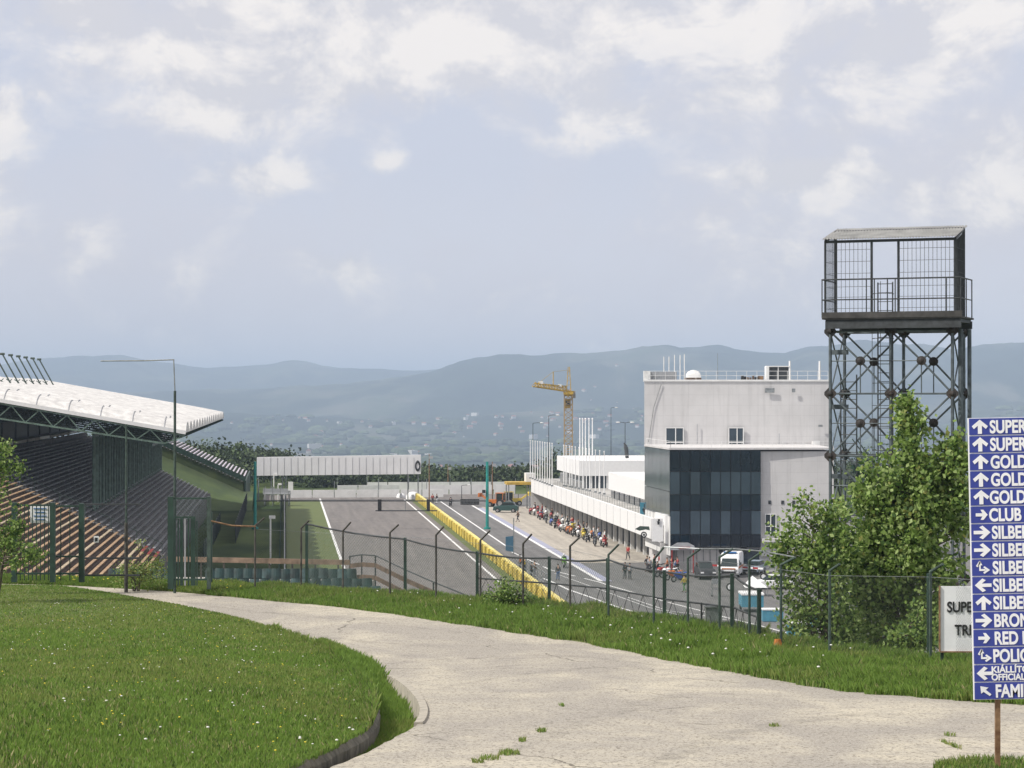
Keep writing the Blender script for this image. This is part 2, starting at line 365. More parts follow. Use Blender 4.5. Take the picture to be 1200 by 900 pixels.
def roadmat():
    m = bpy.data.materials.new('exposed_aggregate_concrete'); m.use_nodes = True; t = m.node_tree; b = t.nodes['Principled BSDF']; b.inputs['Roughness'].default_value = .9; b.inputs['Specular IOR Level'].default_value = .2
    g = N(t, 'ShaderNodeNewGeometry'); v = g.outputs['Position']
    vf = N(t, 'ShaderNodeMapping'); vf.inputs['Scale'].default_value = (1, .45, 1); L(t, v, vf.inputs[0])
    n1 = NOISE(t, vf.outputs[0], .35, 5, .55, .6); n2 = NOISE(t, vf.outputs[0], 20, 3, .75); n3 = NOISE(t, vf.outputs[0], 45, 2, .6); n4 = NOISE(t, v, 1.6, 6, .65)
    c = MIX(t, RAMP(t, n1, (.42, 0.), (.60, 1.)), (.325,.30,.262), (.475,.435,.35))
    c = MIX(t, RAMP(t, n4, (.36, .6), (.56, 0.)), c, (.30,.28,.25))
    c = MIX(t, RAMP(t, n2, (.36, 1.), (.49, 0.)), c, (.17,.15,.125))
    c = MIX(t, RAMP(t, n3, (.55, 0.), (.70, .55)), c, (.62,.59,.52))
    # slab joints and cracks
    def crack(scale, th, seed, dist):
        mp2 = N(t, 'ShaderNodeMapping'); mp2.inputs['Location'].default_value = (seed, seed*2.3, 0); L(t, v, mp2.inputs[0])
        ad = N(t, 'ShaderNodeVectorMath', operation='ADD'); nn = t.nodes.new('ShaderNodeTexNoise'); nn.inputs['Scale'].default_value = 1.1; nn.inputs['Detail'].default_value = 6; L(t, v, nn.inputs['Vector'])
        sc = N(t, 'ShaderNodeVectorMath', operation='SCALE'); sc.inputs['Scale'].default_value = dist; L(t, nn.outputs['Color'], sc.inputs[0])
        L(t, mp2.outputs[0], ad.inputs[0]); L(t, sc.outputs[0], ad.inputs[1])
        vo = N(t, 'ShaderNodeTexVoronoi', feature='DISTANCE_TO_EDGE', voronoi_dimensions='2D'); vo.inputs['Scale'].default_value = scale; L(t, ad.outputs[0], vo.inputs['Vector'])
        return MATH(t, 'LESS_THAN', vo.outputs[0], th)
    br = NOISE(t, v, .5, 4); gate = RAMP(t, br, (.50, 0.), (.56, 1.))
    k = MATH(t, 'MULTIPLY', crack(.16, .0042, 3.1, .8), gate)
    c = MIX(t, MATH(t, 'MULTIPLY', k, .75), c, (.09,.08,.065))
    L(t, c, b.inputs['Base Color'])
    bn = N(t, 'ShaderNodeBump'); bn.inputs['Distance'].default_value = .006; bn.inputs['Strength'].default_value = .4; L(t, n2, bn.inputs['Height']); L(t, bn.outputs[0], b.inputs['Normal'])
    return m
M['road'] = roadmat()
def strip(name, xa, xb, zf, mt, ys_, n, skirt=(0,0)):
    rows = []
    for y in ys_:
        a, b = float(xa(y)), float(xb(y)); r = []
        if skirt[0]: r.append((a, y, zf(a, y)-skirt[0]))
        r += [(a+(b-a)*i/n, y, zf(a+(b-a)*i/n, y)) for i in range(n+1)]
        if skirt[1]: r.append((b, y, zf(b, y)-skirt[1]))
        rows.append(r)
    mb = MB(); mb.grid(rows); return mb.build(name, mt)
Hz = lambda x, y: float(H(y))
o = strip('road', lambda y: xo(y)+wob(y, 4, .12), lambda y: xfar(y)+.45, Hz, M['road'], yg, 24, (.55, .3)); tagp(o, kind='structure')
tm = bpy.data.materials.new('tyre_scuff'); tm.use_nodes = True; t = tm.node_tree; b = t.nodes['Principled BSDF']; b.inputs['Base Color'].default_value = (.16,.15,.14,1); b.inputs['Roughness'].default_value = .9
g = N(t, 'ShaderNodeNewGeometry'); L(t, RAMP(t, NOISE(t, g.outputs['Position'], 2.2, 6, .7), (.45, 0.), (.75, .32)), b.inputs['Alpha'])
for i, (pts, wd_) in enumerate([([(300,728),(400,749),(520,757),(660,755),(760,764)], .5), ([(330,742),(430,764),(560,772),(700,768)], .35), ([(455,778),(540,772),(650,768),(760,778),(870,792)], .4), ([(480,792),(560,783),(680,776)], .3), ([(520,806),(600,792),(720,782),(840,790)], .3), ([(600,880),(690,845),(800,815),(960,818)], .5), ([(760,900),(860,860),(1000,838),(1150,842)], .5), ([(180,700),(290,716),(420,728),(600,748)], .4)]):
    P = [gp(*q) for q in pts]; Q = []
    for a_, b_, c_, d_ in zip([P[0]]+P[:-2], P[:-1], P[1:], P[2:]+[P[-1]]):
        for f in np.linspace(0, 1, 9)[:-1]: Q.append(.5*((2*b_)+(c_-a_)*f+(2*a_-5*b_+4*c_-d_)*f*f+(3*b_-a_-3*c_+d_)*f**3))
    rows = []
    for k_ in range(len(Q)):
        d = (Q[min(k_+1,len(Q)-1)]-Q[max(k_-1,0)]).normalized(); n_ = Vector((-d.y, d.x, 0))*wd_/2; w2 = .4+.6*math.sin(math.pi*k_/(len(Q)-1)); rows.append([((q).x, (q).y, float(H(q.y))+.008+.001*i) for q in (Q[k_]-n_*w2, Q[k_]+n_*w2)])
    mb = MB(); mb.grid(rows); tagp(mb.build('tyre_mark', tm), kind='structure')
def lawn_z(x, y):
    d = np.maximum(xl(y)-np.asarray(x, float), 0); wall = sm(46, 38, np.asarray(y, float))
    h = .03+.10*wall + .34*sm(0, 3.5, d) + .10*(noise2(np.asarray(x)*.5, np.asarray(y)*.35, 8, 3)-.5)*sm(0, 1, d)
    return H(y) + h*(.12+.88*sm(72, 44, np.asarray(y, float)))
M['grassbase'] = mat('turf', (.10,.14,.038), .95, .3, 1.5, col2=(.13,.14,.05))
rows = []
for y in yg:
    b = float(xl(y)); rows.append([(b-40*(1-(i/30)**.6) if i else b-40, y, 0) for i in range(31)])
    rows[-1] = [(x, y, float(lawn_z(x, y))) for x, _, _ in rows[-1]] + [(b, y, float(H(y))-.7)]
mb = MB(); mb.grid(rows); tagp(mb.build('lawn', M['grassbase'], smooth=True), kind='structure')
# ditch between the lawn's little wall and the edge of the concrete
def ditch_z(x, y): return float(H(y)) - .30*float(sm(48, 41, y)) - .01
yd = yg[(yg > 14) & (yg < 62)]
tagp(strip('ditch', lambda y: xl(y)-.4, lambda y: xo(y)+.15, ditch_z, M['grassbase'], yd, 6), kind='structure')
# low retaining wall of old broken concrete
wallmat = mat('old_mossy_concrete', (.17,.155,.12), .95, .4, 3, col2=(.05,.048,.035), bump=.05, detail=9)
mb = MB(); rows = []
for y in np.linspace(14, 38.5, 190):
    x = float(xl(y)); top = float(lawn_z(x-.05, y)) + .05*(float(noise2(y*2.4, 1, 3, 3))-.35) ; d = .05*float(noise2(y*3, 2, 6, 3))
    fade = float(sm(38.5, 36, y)); top = H(y)-.35+(top-H(y)+.35)*(.5+.5*fade)
    rows.append([(x-.16, y, float(H(y))-.6), (x-.15-d, y, top-.03), (x-.11, y, top+.01), (x-.02+d*.5, y, top), (x+.02+d, y, top-.08), (x+.035+d*.4, y, top-.22), (x+.07, y, float(H(y))-.6)])
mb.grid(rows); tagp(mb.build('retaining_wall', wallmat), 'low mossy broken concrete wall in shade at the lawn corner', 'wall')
# kerb stones lining the inner side of the road slab
kerbm = mat('kerb_stone', (.46,.42,.35), .9, .2, 4, col2=(.27,.25,.21), bump=.01)
k = 0
for (ya, yb) in ((32.0, 34.4), (34.46, 37.2), (37.26, 40.2), (40.26, 43.6)):
    mb = MB(); rows = []
    for y in np.linspace(ya, yb, 9):
        x = float(xo(y))+.01; z = float(H(y)); rows.append([(x-.07, y, z-.42), (x-.035, y, z+.03), (x+.09, y, z+.035), (x+.12, y, z-.34)])
    mb.grid(rows); mb.add(rows[0], [(0,1,2,3)]); mb.add(rows[-1], [(0,1,2,3)])
    tagp(mb.build('kerb_stone', kerbm), f'{["nearest","second nearest","third nearest","farthest"][k]} of the pale kerb stones curving round the green ditch', 'kerb', 'kerb stones at the lawn corner'); k += 1
# verge and the bank behind the fence
rows = []
P1 = np.stack([fx, fy], 1); d1 = np.linspace(0, 1, len(P1)); pxE = 600+F*fx/fy
pxN = 600+F*nx_/ny_
kk = np.linspace(-890, 2190, 260)
Ex = np.interp(kk, pxE, fx); Ey = np.interp(kk, pxE, fy); Nx = np.interp(kk, pxN, nx_); Ny = np.interp(kk, pxN, ny_)
def verge_pt(i, u): return Ex[i]+(Nx[i]-Ex[i])*u, Ey[i]+(Ny[i]-Ey[i])*u
Np = np.stack([np.gradient(Ny), -np.gradient(Nx)], 1); Np /= np.linalg.norm(Np, axis=1)[:,None]; Np *= np.where(Np[:,1:2] < 0, -1, 1)
for _ in range(30): Np = (Np+np.roll(Np,1,0)+np.roll(Np,-1,0))/3; Np /= np.linalg.norm(Np, axis=1)[:,None]
DR = [0, 1., 2.5, 5, 9, 14, 20, 28, 38, 50, 62]
def bank_drop(d): return .0 if d <= 1 else (d-1)*.20 if d < 3.5 else .5+(d-3.5)*.36
def bank(i, d):
    x, y = Nx[i]+Np[i,0]*d, Ny[i]+Np[i,1]*d
    return (x, y, max(float(H(Ny[i]))+.03-bank_drop(d), -.3))
for i in range(260):
    r = [(Ex[i], Ey[i], float(H(Ey[i]))-.10)]
    for u in (0.08, .25, .5, .75, 1): x, y = verge_pt(i, u); r.append((x, y, float(H(y))+.03))
    r += [bank(i, d) for d in DR[1:]]
    rows.append(r)
mb = MB(); mb.grid(rows); tagp(mb.build('embankment', M['grassbase'], smooth=True), kind='structure')
# ------------------------------------------------------------------ grass
gm = [leafmat('blade_green', (.19,.30,.055), (.135,.235,.04), .4), leafmat('blade_bright', (.20,.31,.06), (.15,.25,.04), .4), leafmat('blade_dark', (.085,.14,.03), (.06,.11,.025), .4), leafmat('blade_straw', (.42,.38,.20), (.32,.29,.14), .3), leafmat('blade_olive', (.26,.32,.085), (.19,.245,.06), .4)]
def blades(name, x, y, z, h, wd, prob, label):
    n = len(x); a = rng.uniform(0, 2*np.pi, n); b = rng.uniform(0, 2*np.pi, n); lean = rng.uniform(.05, .55, n)*h
    dx, dy = np.cos(a)*wd/2, np.sin(a)*wd/2; tx, ty = x+np.cos(b)*lean, y+np.sin(b)*lean
    mx_, my_ = x+np.cos(b)*lean*.3, y+np.sin(b)*lean*.3
    v0 = np.stack([x-dx, y-dy, z-.02], 1); v1 = np.stack([x+dx, y+dy, z-.02], 1); v2 = np.stack([mx_+dx*.8, my_+dy*.8, z+h*.55], 1); v3 = np.stack([tx, ty, z+h], 1)
    Vv = np.stack([v0, v1, v2, v3], 1).reshape(-1, 3); b0 = np.arange(n)*4
    Fc = np.stack([b0, b0+1, b0+2, b0+3], 1)
    # patches share a tone
    pt = noise2(x*.45, y*.3, 21, 4); pr = rng.random(n)
    idx = np.searchsorted(np.cumsum(prob), pr); idx = np.where((pt > .56) & (rng.random(n) < .5), 4, idx); idx = np.where((pt < .42) & (rng.random(n) < .5), 1, idx)
    o = raw(name, Vv, Fc, gm, np.clip(idx, 0, 4)); tagp(o, label, 'grass', kind='stuff'); return o
n = 420000
y = rng.uniform(14, 80, n)**1.0; x = xl(y) - rng.uniform(0, 1, n)**1.3*np.maximum(xl(y)+.30*y+1, .5)
keep = (x > -.27*y-1) & (rng.random(n) < np.clip(38/y, .35, 1.)); x, y = x[keep], y[keep]
ed = xl(y)-x
h = rng.uniform(.035, .085, len(x))*(.7+1.0*noise2(x*.8, y*.5, 4, 3)) * (1+2.0*np.exp(-ed/.25)*(y > 30)*(y < 62)*noise2(y*2.2, y*0, 12, 3))*(.6+.4*sm(75, 50, y))
blades('lawn_grass', x, y, lawn_z(x, y), h, rng.uniform(.010, .018, len(x))*(1+y/70), [.40,.20,.16,.07,.17], 'mown green lawn rising on the left of the pale road')
n = 34000; y = rng.uniform(23, 56, n); x = xl(y)+(xo(y)-xl(y)-.16*(y < 45))*rng.uniform(.02, .97, n); ok = (xo(y)-xl(y)) > .18
x, y = x[ok], y[ok]; z = H(y)-.30*sm(48, 41, y)
blades('ditch_grass', x, y, z, rng.uniform(.10, .26, len(x)), rng.uniform(.010, .018, len(x)), [.3,.62,.05,.0,.03], 'lush bright grass in the ditch beside the curved kerb')
def vgrass(n, lo, hi, name, umin, umax, label, hh=(.16,.42), prob=[.42,.28,.14,.06,.10]):
    k_ = rng.uniform(lo, hi, n); u = rng.uniform(umin, umax, n); ex = np.interp(k_, kk, Ex); ey = np.interp(k_, kk, Ey); qx = np.interp(k_, kk, Nx); qy = np.interp(k_, kk, Ny)
    x = ex+(qx-ex)*u; y = ey+(qy-ey)*u; rag = noise2(x*1.2, y*1.2, 31, 3)
    ok = (u > .07*rag*2-.05) ; x, y, u, rag = x[ok], y[ok], u[ok], rag[ok]
    h = rng.uniform(*hh, len(x))*(.35+1.1*rag)*(.55+.45*sm(0, .35, u))
    blades(name, x, y, H(y)+.02, h, rng.uniform(.010, .021, len(x)), prob, label)
vgrass(130000, -20, 560, 'verge_grass', -.01, 1.25, 'rough green grass between the road and the far fence left of the shrub', hh=(.12,.30))
vgrass(240000, 560, 1420, 'verge_grass', -.01, 1.3, 'tall rough grass between the road and the fence on the right', hh=(.14,.36), prob=[.40,.34,.13,.04,.09])
# tufts on the road and the grassy spot by the big sign
def tuft(px, py, rx, ry, n, hmax, name, label, prob=[.3,.3,.1,.2,.1]):
    c = gp(px, py); a = rng.uniform(0, 6.28, n); r = np.sqrt(rng.random(n)); x = c.x+np.cos(a)*r*rx; y = c.y+np.sin(a)*r*ry
    blades(name, x, y, H(y), rng.uniform(.3, 1, n)*hmax, rng.uniform(.008, .014, n), prob, label)
for i, (px, py, rx, ry, n_) in enumerate([(575,889,.13,.25,150),(597,883,.14,.3,260),(612,868,.05,.2,90),(634,857,.07,.25,130),(659,827,.05,.3,50),(1113,873,.035,.7,120),(1113,862,.07,.2,50),(908,851,.08,.2,50),(560,893,.08,.15,70)]):
    tuft(px, py, rx, ry, n_, .07, 'weed_tuft', f'small weed tuft in a road crack, {ORD[i]} of them from the near left')
mb = MB(); c = gp(1172, 899)
mb.add([(c.x+math.cos(a)*.85, c.y+math.sin(a)*1.5-.9, float(H(c.y+math.sin(a)*1.5-.9))+.02) for a in np.linspace(0, 6.2, 30)], [tuple(range(30))]); tagp(mb.build('grass_bed', M['grassbase']), kind='structure')
n = 9000; a = rng.uniform(0, 6.28, n); r = np.sqrt(rng.random(n)); x = c.x+np.cos(a)*r*.88; y = c.y-.9+np.sin(a)*r*1.6
blades('sign_grass', x, y, H(y), rng.uniform(.04, .12, n), rng.uniform(.008, .014, n), [.3,.15,.3,.1,.15], 'patch of grass round the foot of the big blue sign')
# small flowers
mw = mat('petal_white', (.75,.75,.70), .7, .05); my = mat('petal_yellow', (.75,.62,.05), .7, .05)
def flowers(name, X_, Y_, Zf, mt, label, r0):
    mb = MB()
    for x, y in zip(X_, Y_):
        z = float(Zf(x, y)); r = r0*random.uniform(.6, 1.3); mb.ball((x, y, z), (r, r, r*.6), 6, 4)
    o = mb.build(name, mt); tagp(o, label, 'flowers', kind='stuff')
q = rng.uniform(24, 70, 170); flowers('white_flowers', xl(q)-rng.random(170)**1.2*(xl(q)+.24*q), q, lambda x, y: lawn_z(x, y)+random.uniform(.05, .11), mw, 'tiny white flowers scattered through the lawn', .016)
q = rng.uniform(24, 70, 300); flowers('yellow_flowers', xl(q)-rng.random(300)*(xl(q)+.24*q), q, lambda x, y: lawn_z(x, y)+random.uniform(.05, .10), my, 'tiny yellow flowers scattered through the lawn', .012)
def vf(n, lo, hi): 
    k_ = rng.uniform(lo, hi, n); u = rng.uniform(.15, 1, n); return np.interp(k_, kk, Ex)+(np.interp(k_, kk, Nx)-np.interp(k_, kk, Ex))*u, np.interp(k_, kk, Ey)+(np.interp(k_, kk, Ny)-np.interp(k_, kk, Ey))*u
a, b = vf(60, 380, 1000); flowers('white_blossoms', a, b, lambda x, y: float(H(y))+random.uniform(.2, .42), mw, 'white umbel blossoms in the rough grass along the fence', .026)
a, b = vf(60, 60, 300); flowers('yellow_blossoms', a, b, lambda x, y: float(H(y))+random.uniform(.15, .35), my, 'yellow blossoms in the rough grass by the green gate', .03)
# ================================================================== TRACK
def asphalt(name, col, col2, stripes=0.):
    m = bpy.data.materials.new(name); m.use_nodes = True; t = m.node_tree; b = t.nodes['Principled BSDF']; b.inputs['Roughness'].default_value = .85; b.inputs['Specular IOR Level'].default_value = .3
    g = N(t, 'ShaderNodeNewGeometry'); mp = N(t, 'ShaderNodeMapping'); mp.inputs['Rotation'].default_value = (0, 0, -RZ); L(t, g.outputs['Position'], mp.inputs[0])
    m2 = N(t, 'ShaderNodeMapping'); m2.inputs['Scale'].default_value = (1, .035, 1); L(t, mp.outputs[0], m2.inputs[0]); m3 = N(t, 'ShaderNodeMapping'); m3.inputs['Scale'].default_value = (1, .25, 1); L(t, mp.outputs[0], m3.inputs[0])
    a = NOISE(t, m2.outputs[0], .9, 5, .6); c_ = NOISE(t, m3.outputs[0], 1.2, 7, .7)
    c = MIX(t, RAMP(t, a, (.35, 0.), (.65, 1.)), col2, col); c = MIX(t, RAMP(t, c_, (.35, .35), (.55, 0.)), c, tuple(x*.55 for x in col2))
    L(t, c, b.inputs['Base Color']); return m
M['asph'] = asphalt('track_asphalt', (.205,.188,.178), (.155,.143,.138)); M['pit'] = asphalt('pit_lane_asphalt', (.185,.18,.178), (.135,.132,.132)); M['apron'] = asphalt('apron_concrete', (.47,.43,.37), (.34,.31,.27))
M['gstrip'] = mat('verge_turf', (.115,.135,.04), .95, .25, .6, col2=(.085,.12,.035)); M['bank'] = mat('bank_meadow', (.075,.11,.035), .95, .3, .3, col2=(.045,.075,.025)); M['gdark'] = mat('bank_turf', (.035,.06,.02), .95, .3, .3, col2=(.05,.085,.025))
def sheet(name, pts, z, mt, kind='structure'):
    mb = MB(); mb.add([(p.x, p.y, z) for p in pts], [tuple(range(len(pts)))]); o = mb.build(name, mt); return tagp(o, kind=kind)
def band(name, s0, s1, t0, t1, z, mt): return sheet(name, [T(t0, s0), T(t0, s1), T(t1, s1), T(t1, s0)], z, mt)
band('grass_strip', .3, 7.0, 118, 436, .006, M['gstrip'])
band('race_track', 6.9, 24.9, 112, 432, .012, M['asph'])
band('pit_lane', 25.0, 95, 108, 425, .010, M['pit'])
band('runoff', -4, 90, 424, 446, .018, M['asph'])
band('pit_apron', 35.0, 55.0, 262, 395, .020, M['apron'])
band('white_line', 6.7, 7.05, 118, 430, .024, M['white']); band('white_line', 22.75, 23.05, 118, 425, .024, M['white'])
band('white_line', 29.1, 29.38, 283, 420, .024, M['white']); band('white_line', 33.65, 34.1, 236, 400, .026, M['white'])
M['kerbblue'] = mat('blue_kerb_paint', (.26,.28,.44), .8, .5, .9, col2=(.36,.36,.40)); band('blue_line', 34.1, 35.05, 236, 392, .028, M['kerbblue'])
def pline(name, pts, wd, z=.026, dash=None):
    P = [onz(*p) for p in pts]; mb = MB()
    for a, b in zip(P, P[1:]):
        L_ = (b-a).length; d = (b-a)/L_; n_ = Vector((-d.y, d.x, 0))*wd/2; segs = [(0, L_)]
        if dash: segs = [(q, min(q+dash[0], L_)) for q in np.arange(0, L_, sum(dash))]
        for s0, s1 in segs: p, q = a+d*s0, a+d*s1; mb.add([(w_.x, w_.y, z) for w_ in (p-n_, p+n_, q+n_, q-n_)], [(0,1,2,3)])
    tagp(mb.build(name, M['white']), kind='structure')
pline('white_line', [(637,678),(647,682),(666,691),(692,700),(722,711),(757,721),(783,728),(816,738),(870,752)], .30)
pline('white_line', [(600,647),(645,668),(703,682.5),(716,687),(744,695),(783,706),(822,716),(852,724),(889,733),(960,752)], .26, dash=(9, 3.2))
pline('white_line', [(735,700),(783,716),(822,721),(852,727)], .14, .03)
pline('white_line', [(650,672),(700,690),(760,712),(800,722)], .12, .031)
# ------------------------------------------------------------------ yellow pit wall, rails
pw = thing('pit_wall', 'long yellow pit wall of low panels between track and pit lane', 'wall', TD(300, 25.2))
o_m[pw.name] = Matrix.Translation(TD(300, 25.2))
tA, tB = tD(192, 25.2), tD(424, 25.2); n = 50; st = (tB-tA)/n
for i in range(n):
    t0 = tA+i*st
    mb = MB(); mb.para(T(t0+st*.14, 24.85), V_*.5, U*st*.62, (0,0,1.15)); mb.para(T(t0+st*.14, 24.93), V_*.12, U*st*.68, (0,0,.25)); mb.build('panel', M['yellow'], pw)
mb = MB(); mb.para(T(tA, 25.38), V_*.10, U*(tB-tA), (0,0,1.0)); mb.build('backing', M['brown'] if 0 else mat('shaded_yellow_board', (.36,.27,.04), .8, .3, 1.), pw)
mb = MB(); mb.para(T(tA, 24.98, 1.17), V_*.42, U*(tB-tA), (0,0,.14)); mb.build('cap_rail', mat('pale_yellow_cap', (.80,.68,.22), .6, .2, .5), pw)
band('grass_edge', 23.9, 24.9, 118, 424, .022, M['gstrip'])
gr = thing('guard_rail', 'long grey steel guard rail along the left edge of the track', 'guard rail', TD(300, .1))
for z in (.25, .6, .95): mb = MB(); mb.para(T(150, 0, z), V_*.08, U*282, (0,0,.24)); mb.build('rail', M['grey'], gr)
for t in range(152, 430, 6): mb = MB(); mb.box(T(t, .14, .6), (.1,.1,1.2)); mb.build('post', M['steel'], gr)
hd = thing('safety_net', 'dark green safety netting running behind the left guard rail', 'fence', TD(300, -.6))
for i, t in enumerate(range(230, 430, 20)):
    mb = MB(); mb.tube(T(t, -.5, 0), T(t, -.5, 2.6), .06); mb.build('post', M['green'], hd)
mb = MB(); mb.para(T(230, -.55, 0), V_*.05, U*200, (0,0,1.1)); mb.build('screen', M['green'], hd)
# ------------------------------------------------------------------ end of the straight
for i, (px0, px1, py, D, hh) in enumerate([(340,520,585.5,432,1.5),(395,468,579,452,1.6),(500,604,583,446,1.9),(430,600,577.5,468,1.6)]):
    a = at(px0, 0, D); b = at(px1, 0, D+3); a.z = b.z = 0
    t_ = thing('barrier_wall', ['white concrete barrier across the end of the straight','second paler barrier behind the first at the end of the straight','tall white barrier behind the pit entry','farthest white barrier under the dark trees'][i], 'barrier', (a+b)/2, group='white barriers at the end of the straight')
    o_m[t_.name] = Matrix.Translation((a+b)/2); nn = int((b-a).length/4); dv = (b-a)/nn
    for k_ in range(nn): mb = MB(); mb.para(a+dv*(k_+.02), dv*.96, (0,.4,0), (0,0,hh)); mb.build('block', M['white'], t_)
    for k_ in range(0, nn+1, 2): mb = MB(); mb.tube(a+dv*k_+Vector((0,.6,0)), a+dv*k_+Vector((0,.6,3.2)), .06); mb.build('post', M['steel'], t_)
HAZE = 1.4e-4
# ================================================================== AIR
hz = bpy.data.materials.new('haze_air'); hz.use_nodes = True; t = hz.node_tree; t.nodes.clear()
pv = N(t, 'ShaderNodeVolumePrincipled'); pv.inputs['Color'].default_value = (.62, .78, 1.0, 1); pv.inputs['Density'].default_value = HAZE; pv.inputs['Anisotropy'].default_value = -.1
L(t, pv.outputs[0], N(t, 'ShaderNodeOutputMaterial').inputs['Volume'])
mb = MB(); mb.box((0, 9500, 65), (60000, 31000, 400)); o = mb.build('haze', hz); tagp(o, 'blue summer haze lying over the valley and far hills', 'haze', kind='stuff')
# ================================================================== CONTROL TOWER
DG = 250.
ct = thing('control_tower', 'tall grey-white race control building with a dark blue glass block on its front', 'building', Vector(((840-600)*DG/F, DG+4, 0)))
gx0, gx1 = (785-600)*DG/F, (892-600)*DG/F; gz0, gz1 = EYE-(642-HY)*DG/F, EYE-(527-HY)*DG/F
# footprint frame: front face across the view, left side along the track
X_ = Vector((1, .02, 0)).normalized()
P0 = Vector((gx0, DG, 0))
side = U*17.5
# storeys below and behind the glass
wx1 = (975-600)*252/F
mb = MB()
bl = P0+X_*.9+U*.9
mb.poly([bl, Vector((wx1-2, DG+1.2, 0)), Vector((wx1-2, DG+22, 0)), bl+U*19], (0,0,gz0+.2)); mb.build('ground_floor_wall', M['render'], ct)
mb = MB(); mb.poly([Vector((gx1+.02, DG+.7, gz0-1.0)), Vector((wx1, DG+.7, gz0-1.0)), Vector((wx1, DG+20, gz0-1.0)), Vector((gx1+.02, DG+20, gz0-1.0))], (0,0,gz1-gz0+.8)); wr = mb.build('right_wall', M['render'], ct)
for px in (902, 917, 930, 943): mb = MB(); mb.box(((px-600)*250.7/F, DG+.68, EYE-(589-HY)*.0962), (.32,.06,.42)); mb.build('vent', M['dsteel'], wr)
mb = MB(); mb.box(((903-600)*250.6/F, DG+.66, EYE-(615-HY)*.0962), (1.1,.1,2.3)); wn = mb.build('window', M['glass2'], wr)
mb = MB()
for dz in (-1.18, -.2, 1.18): mb.box(((903-600)*250.6/F, DG+.58, EYE-(615-HY)*.0962+dz), (1.3,.1,.09))
for dx in (-.6, 0, .6): mb.box(((903-600)*250.6/F+dx, DG+.57, EYE-(615-HY)*.0962), (.09,.1,2.4))
mb.build('window_frame', M['white'], wn)
mb = MB(); mb.box(((905-600)*250/F, DG+.2, EYE-(633-HY)*.0962), (2.3,1.4,.35)); mb.build('door_canopy', M['render'], ct)
# the glass block
core = MB(); core.poly([P0+X_*.12+U*.12, Vector((gx1, P0.y+.5, 0))-X_*.1, Vector((gx1, P0.y+.5, 0))+U*17, P0+X_*.12+U*17.4], (0,0,1))
core = MB(); q = [P0+X_*.15+U*.15, P0+X_*(gx1-gx0-.1)+U*.15, P0+X_*(gx1-gx0-.1)+U*17.3, P0+X_*.15+U*17.3]
core.poly([p+Vector((0,0,gz0)) for p in q], (0,0,gz1-gz0)); gb = core.build('glass_block_core', M['dsteel'], ct)
W_ = gx1-gx0; nc_ = 9; zr = [gz0+.05, gz0+1.15, gz0+4.1, gz0+6.3, gz0+8.6, gz1-.05]; zr = [gz0+.05, gz0+1.5, gz0+4.2, gz0+6.0, gz0+8.6, gz1-.05]
gl = [glass(f'facade_glass', c, .05) for c in ((.008,.015,.026), (.045,.068,.09), (.010,.020,.034), (.040,.06,.08), (.005,.010,.018))]
panes = 0
for r_ in range(5):
    for k_ in range(nc_):
        a = P0+X_*(W_*k_/nc_+.05)-U*.02+Vector((0,0,zr[r_]+.05)); mb = MB(); tw = random.uniform(-.03,.03)
        mb.para(a, X_*(W_/nc_-.10)+U*tw, U*.06, (0,0,zr[r_+1]-zr[r_]-.10)); m_ = gl[[4,1,2,3,0][r_]] if not (r_ in (1,3) and random.random() < .35) else gl[2]
        mb.build('glass_panel', m_, gb)
for k_ in range(6):
    for r_, (za, zb) in enumerate(((gz0+3.6, gz0+6.3), (gz0+6.35, gz1-.05))):
        a = P0+U*(.1+k_*2.9)-X_*.03+Vector((0,0,za)); mb = MB(); mb.para(a, U*2.82, X_*.06, (0,0,zb-za)); mb.build('side_glass_panel', glass('side_glass', (.10,.12,.13), .12), gb)
mb = MB(); mb.para(P0-X_*.02+U*.1+Vector((0,0,gz0-.9)), U*17, X_*.1, (0,0,4.4)); mb.build('side_parapet', M['white'], ct)
# upper storeys, set back
UD = 267.
ux0, ux1 = (755-600)*UD/F, (972-600)*UD/F; uz0 = gz1-.1; uz1 = EYE-(447-HY)*UD/F
fl = Vector((ux0, UD, 0)); fr = Vector((ux1, UD+.4, 0))
mb = MB(); mb.poly([fl+Vector((0,0,uz0)), fr+Vector((0,0,uz0)), fr+Vector((-.4,16,uz0)), fl+Vector((1.4,16,uz0))], (0,0,uz1-uz0)); uw = mb.build('upper_wall', M['render'], ct)
mb = MB(); mb.poly([fl+Vector((-.1,-.12,uz1)), fr+Vector((.1,-.12,uz1)), fr+Vector((-.3,16.1,uz1)), fl+Vector((1.3,16.1,uz1))], (0,0,.22)); mb.build('parapet_coping', M['white'], uw)
def up(px, py, dy=0.): return Vector(((px-600)*(UD+dy)/F, UD+dy, EYE-(py-HY)*(UD+dy)/F))
for px, pw_ in ((790.5, 2.1), (862.5, 1.75)):
    c = up(px, 514, -.03); mb = MB(); mb.box(c, (pw_, .1, 2.6)); wn = mb.build('window', M['glass2'], uw)
    mb = MB()
    for dx in (-pw_/2, 0.12, pw_/2): mb.box(c+Vector((dx,-.06,0)), (.10,.08,2.65))
    for dz in (-1.3, -.45, 1.3): mb.box(c+Vector((0,-.07,dz)), (pw_+.1,.08,.10))
    mb.build('window_frame', M['white'], wn)
for px, py, a, b in ((902, 457.5, 1.15, .55), (930, 457.5, .4, .45), (961.5, 499, .5, .25)):
    mb = MB(); mb.box(up(px, py, -.03), (a, .08, b)); mb.build('vent_grille', M['steel'], uw)
mb = MB(); mb.box(up(956, 521, -.8), (.9,.6,.9)); mb.build('air_conditioner', M['white'], uw)
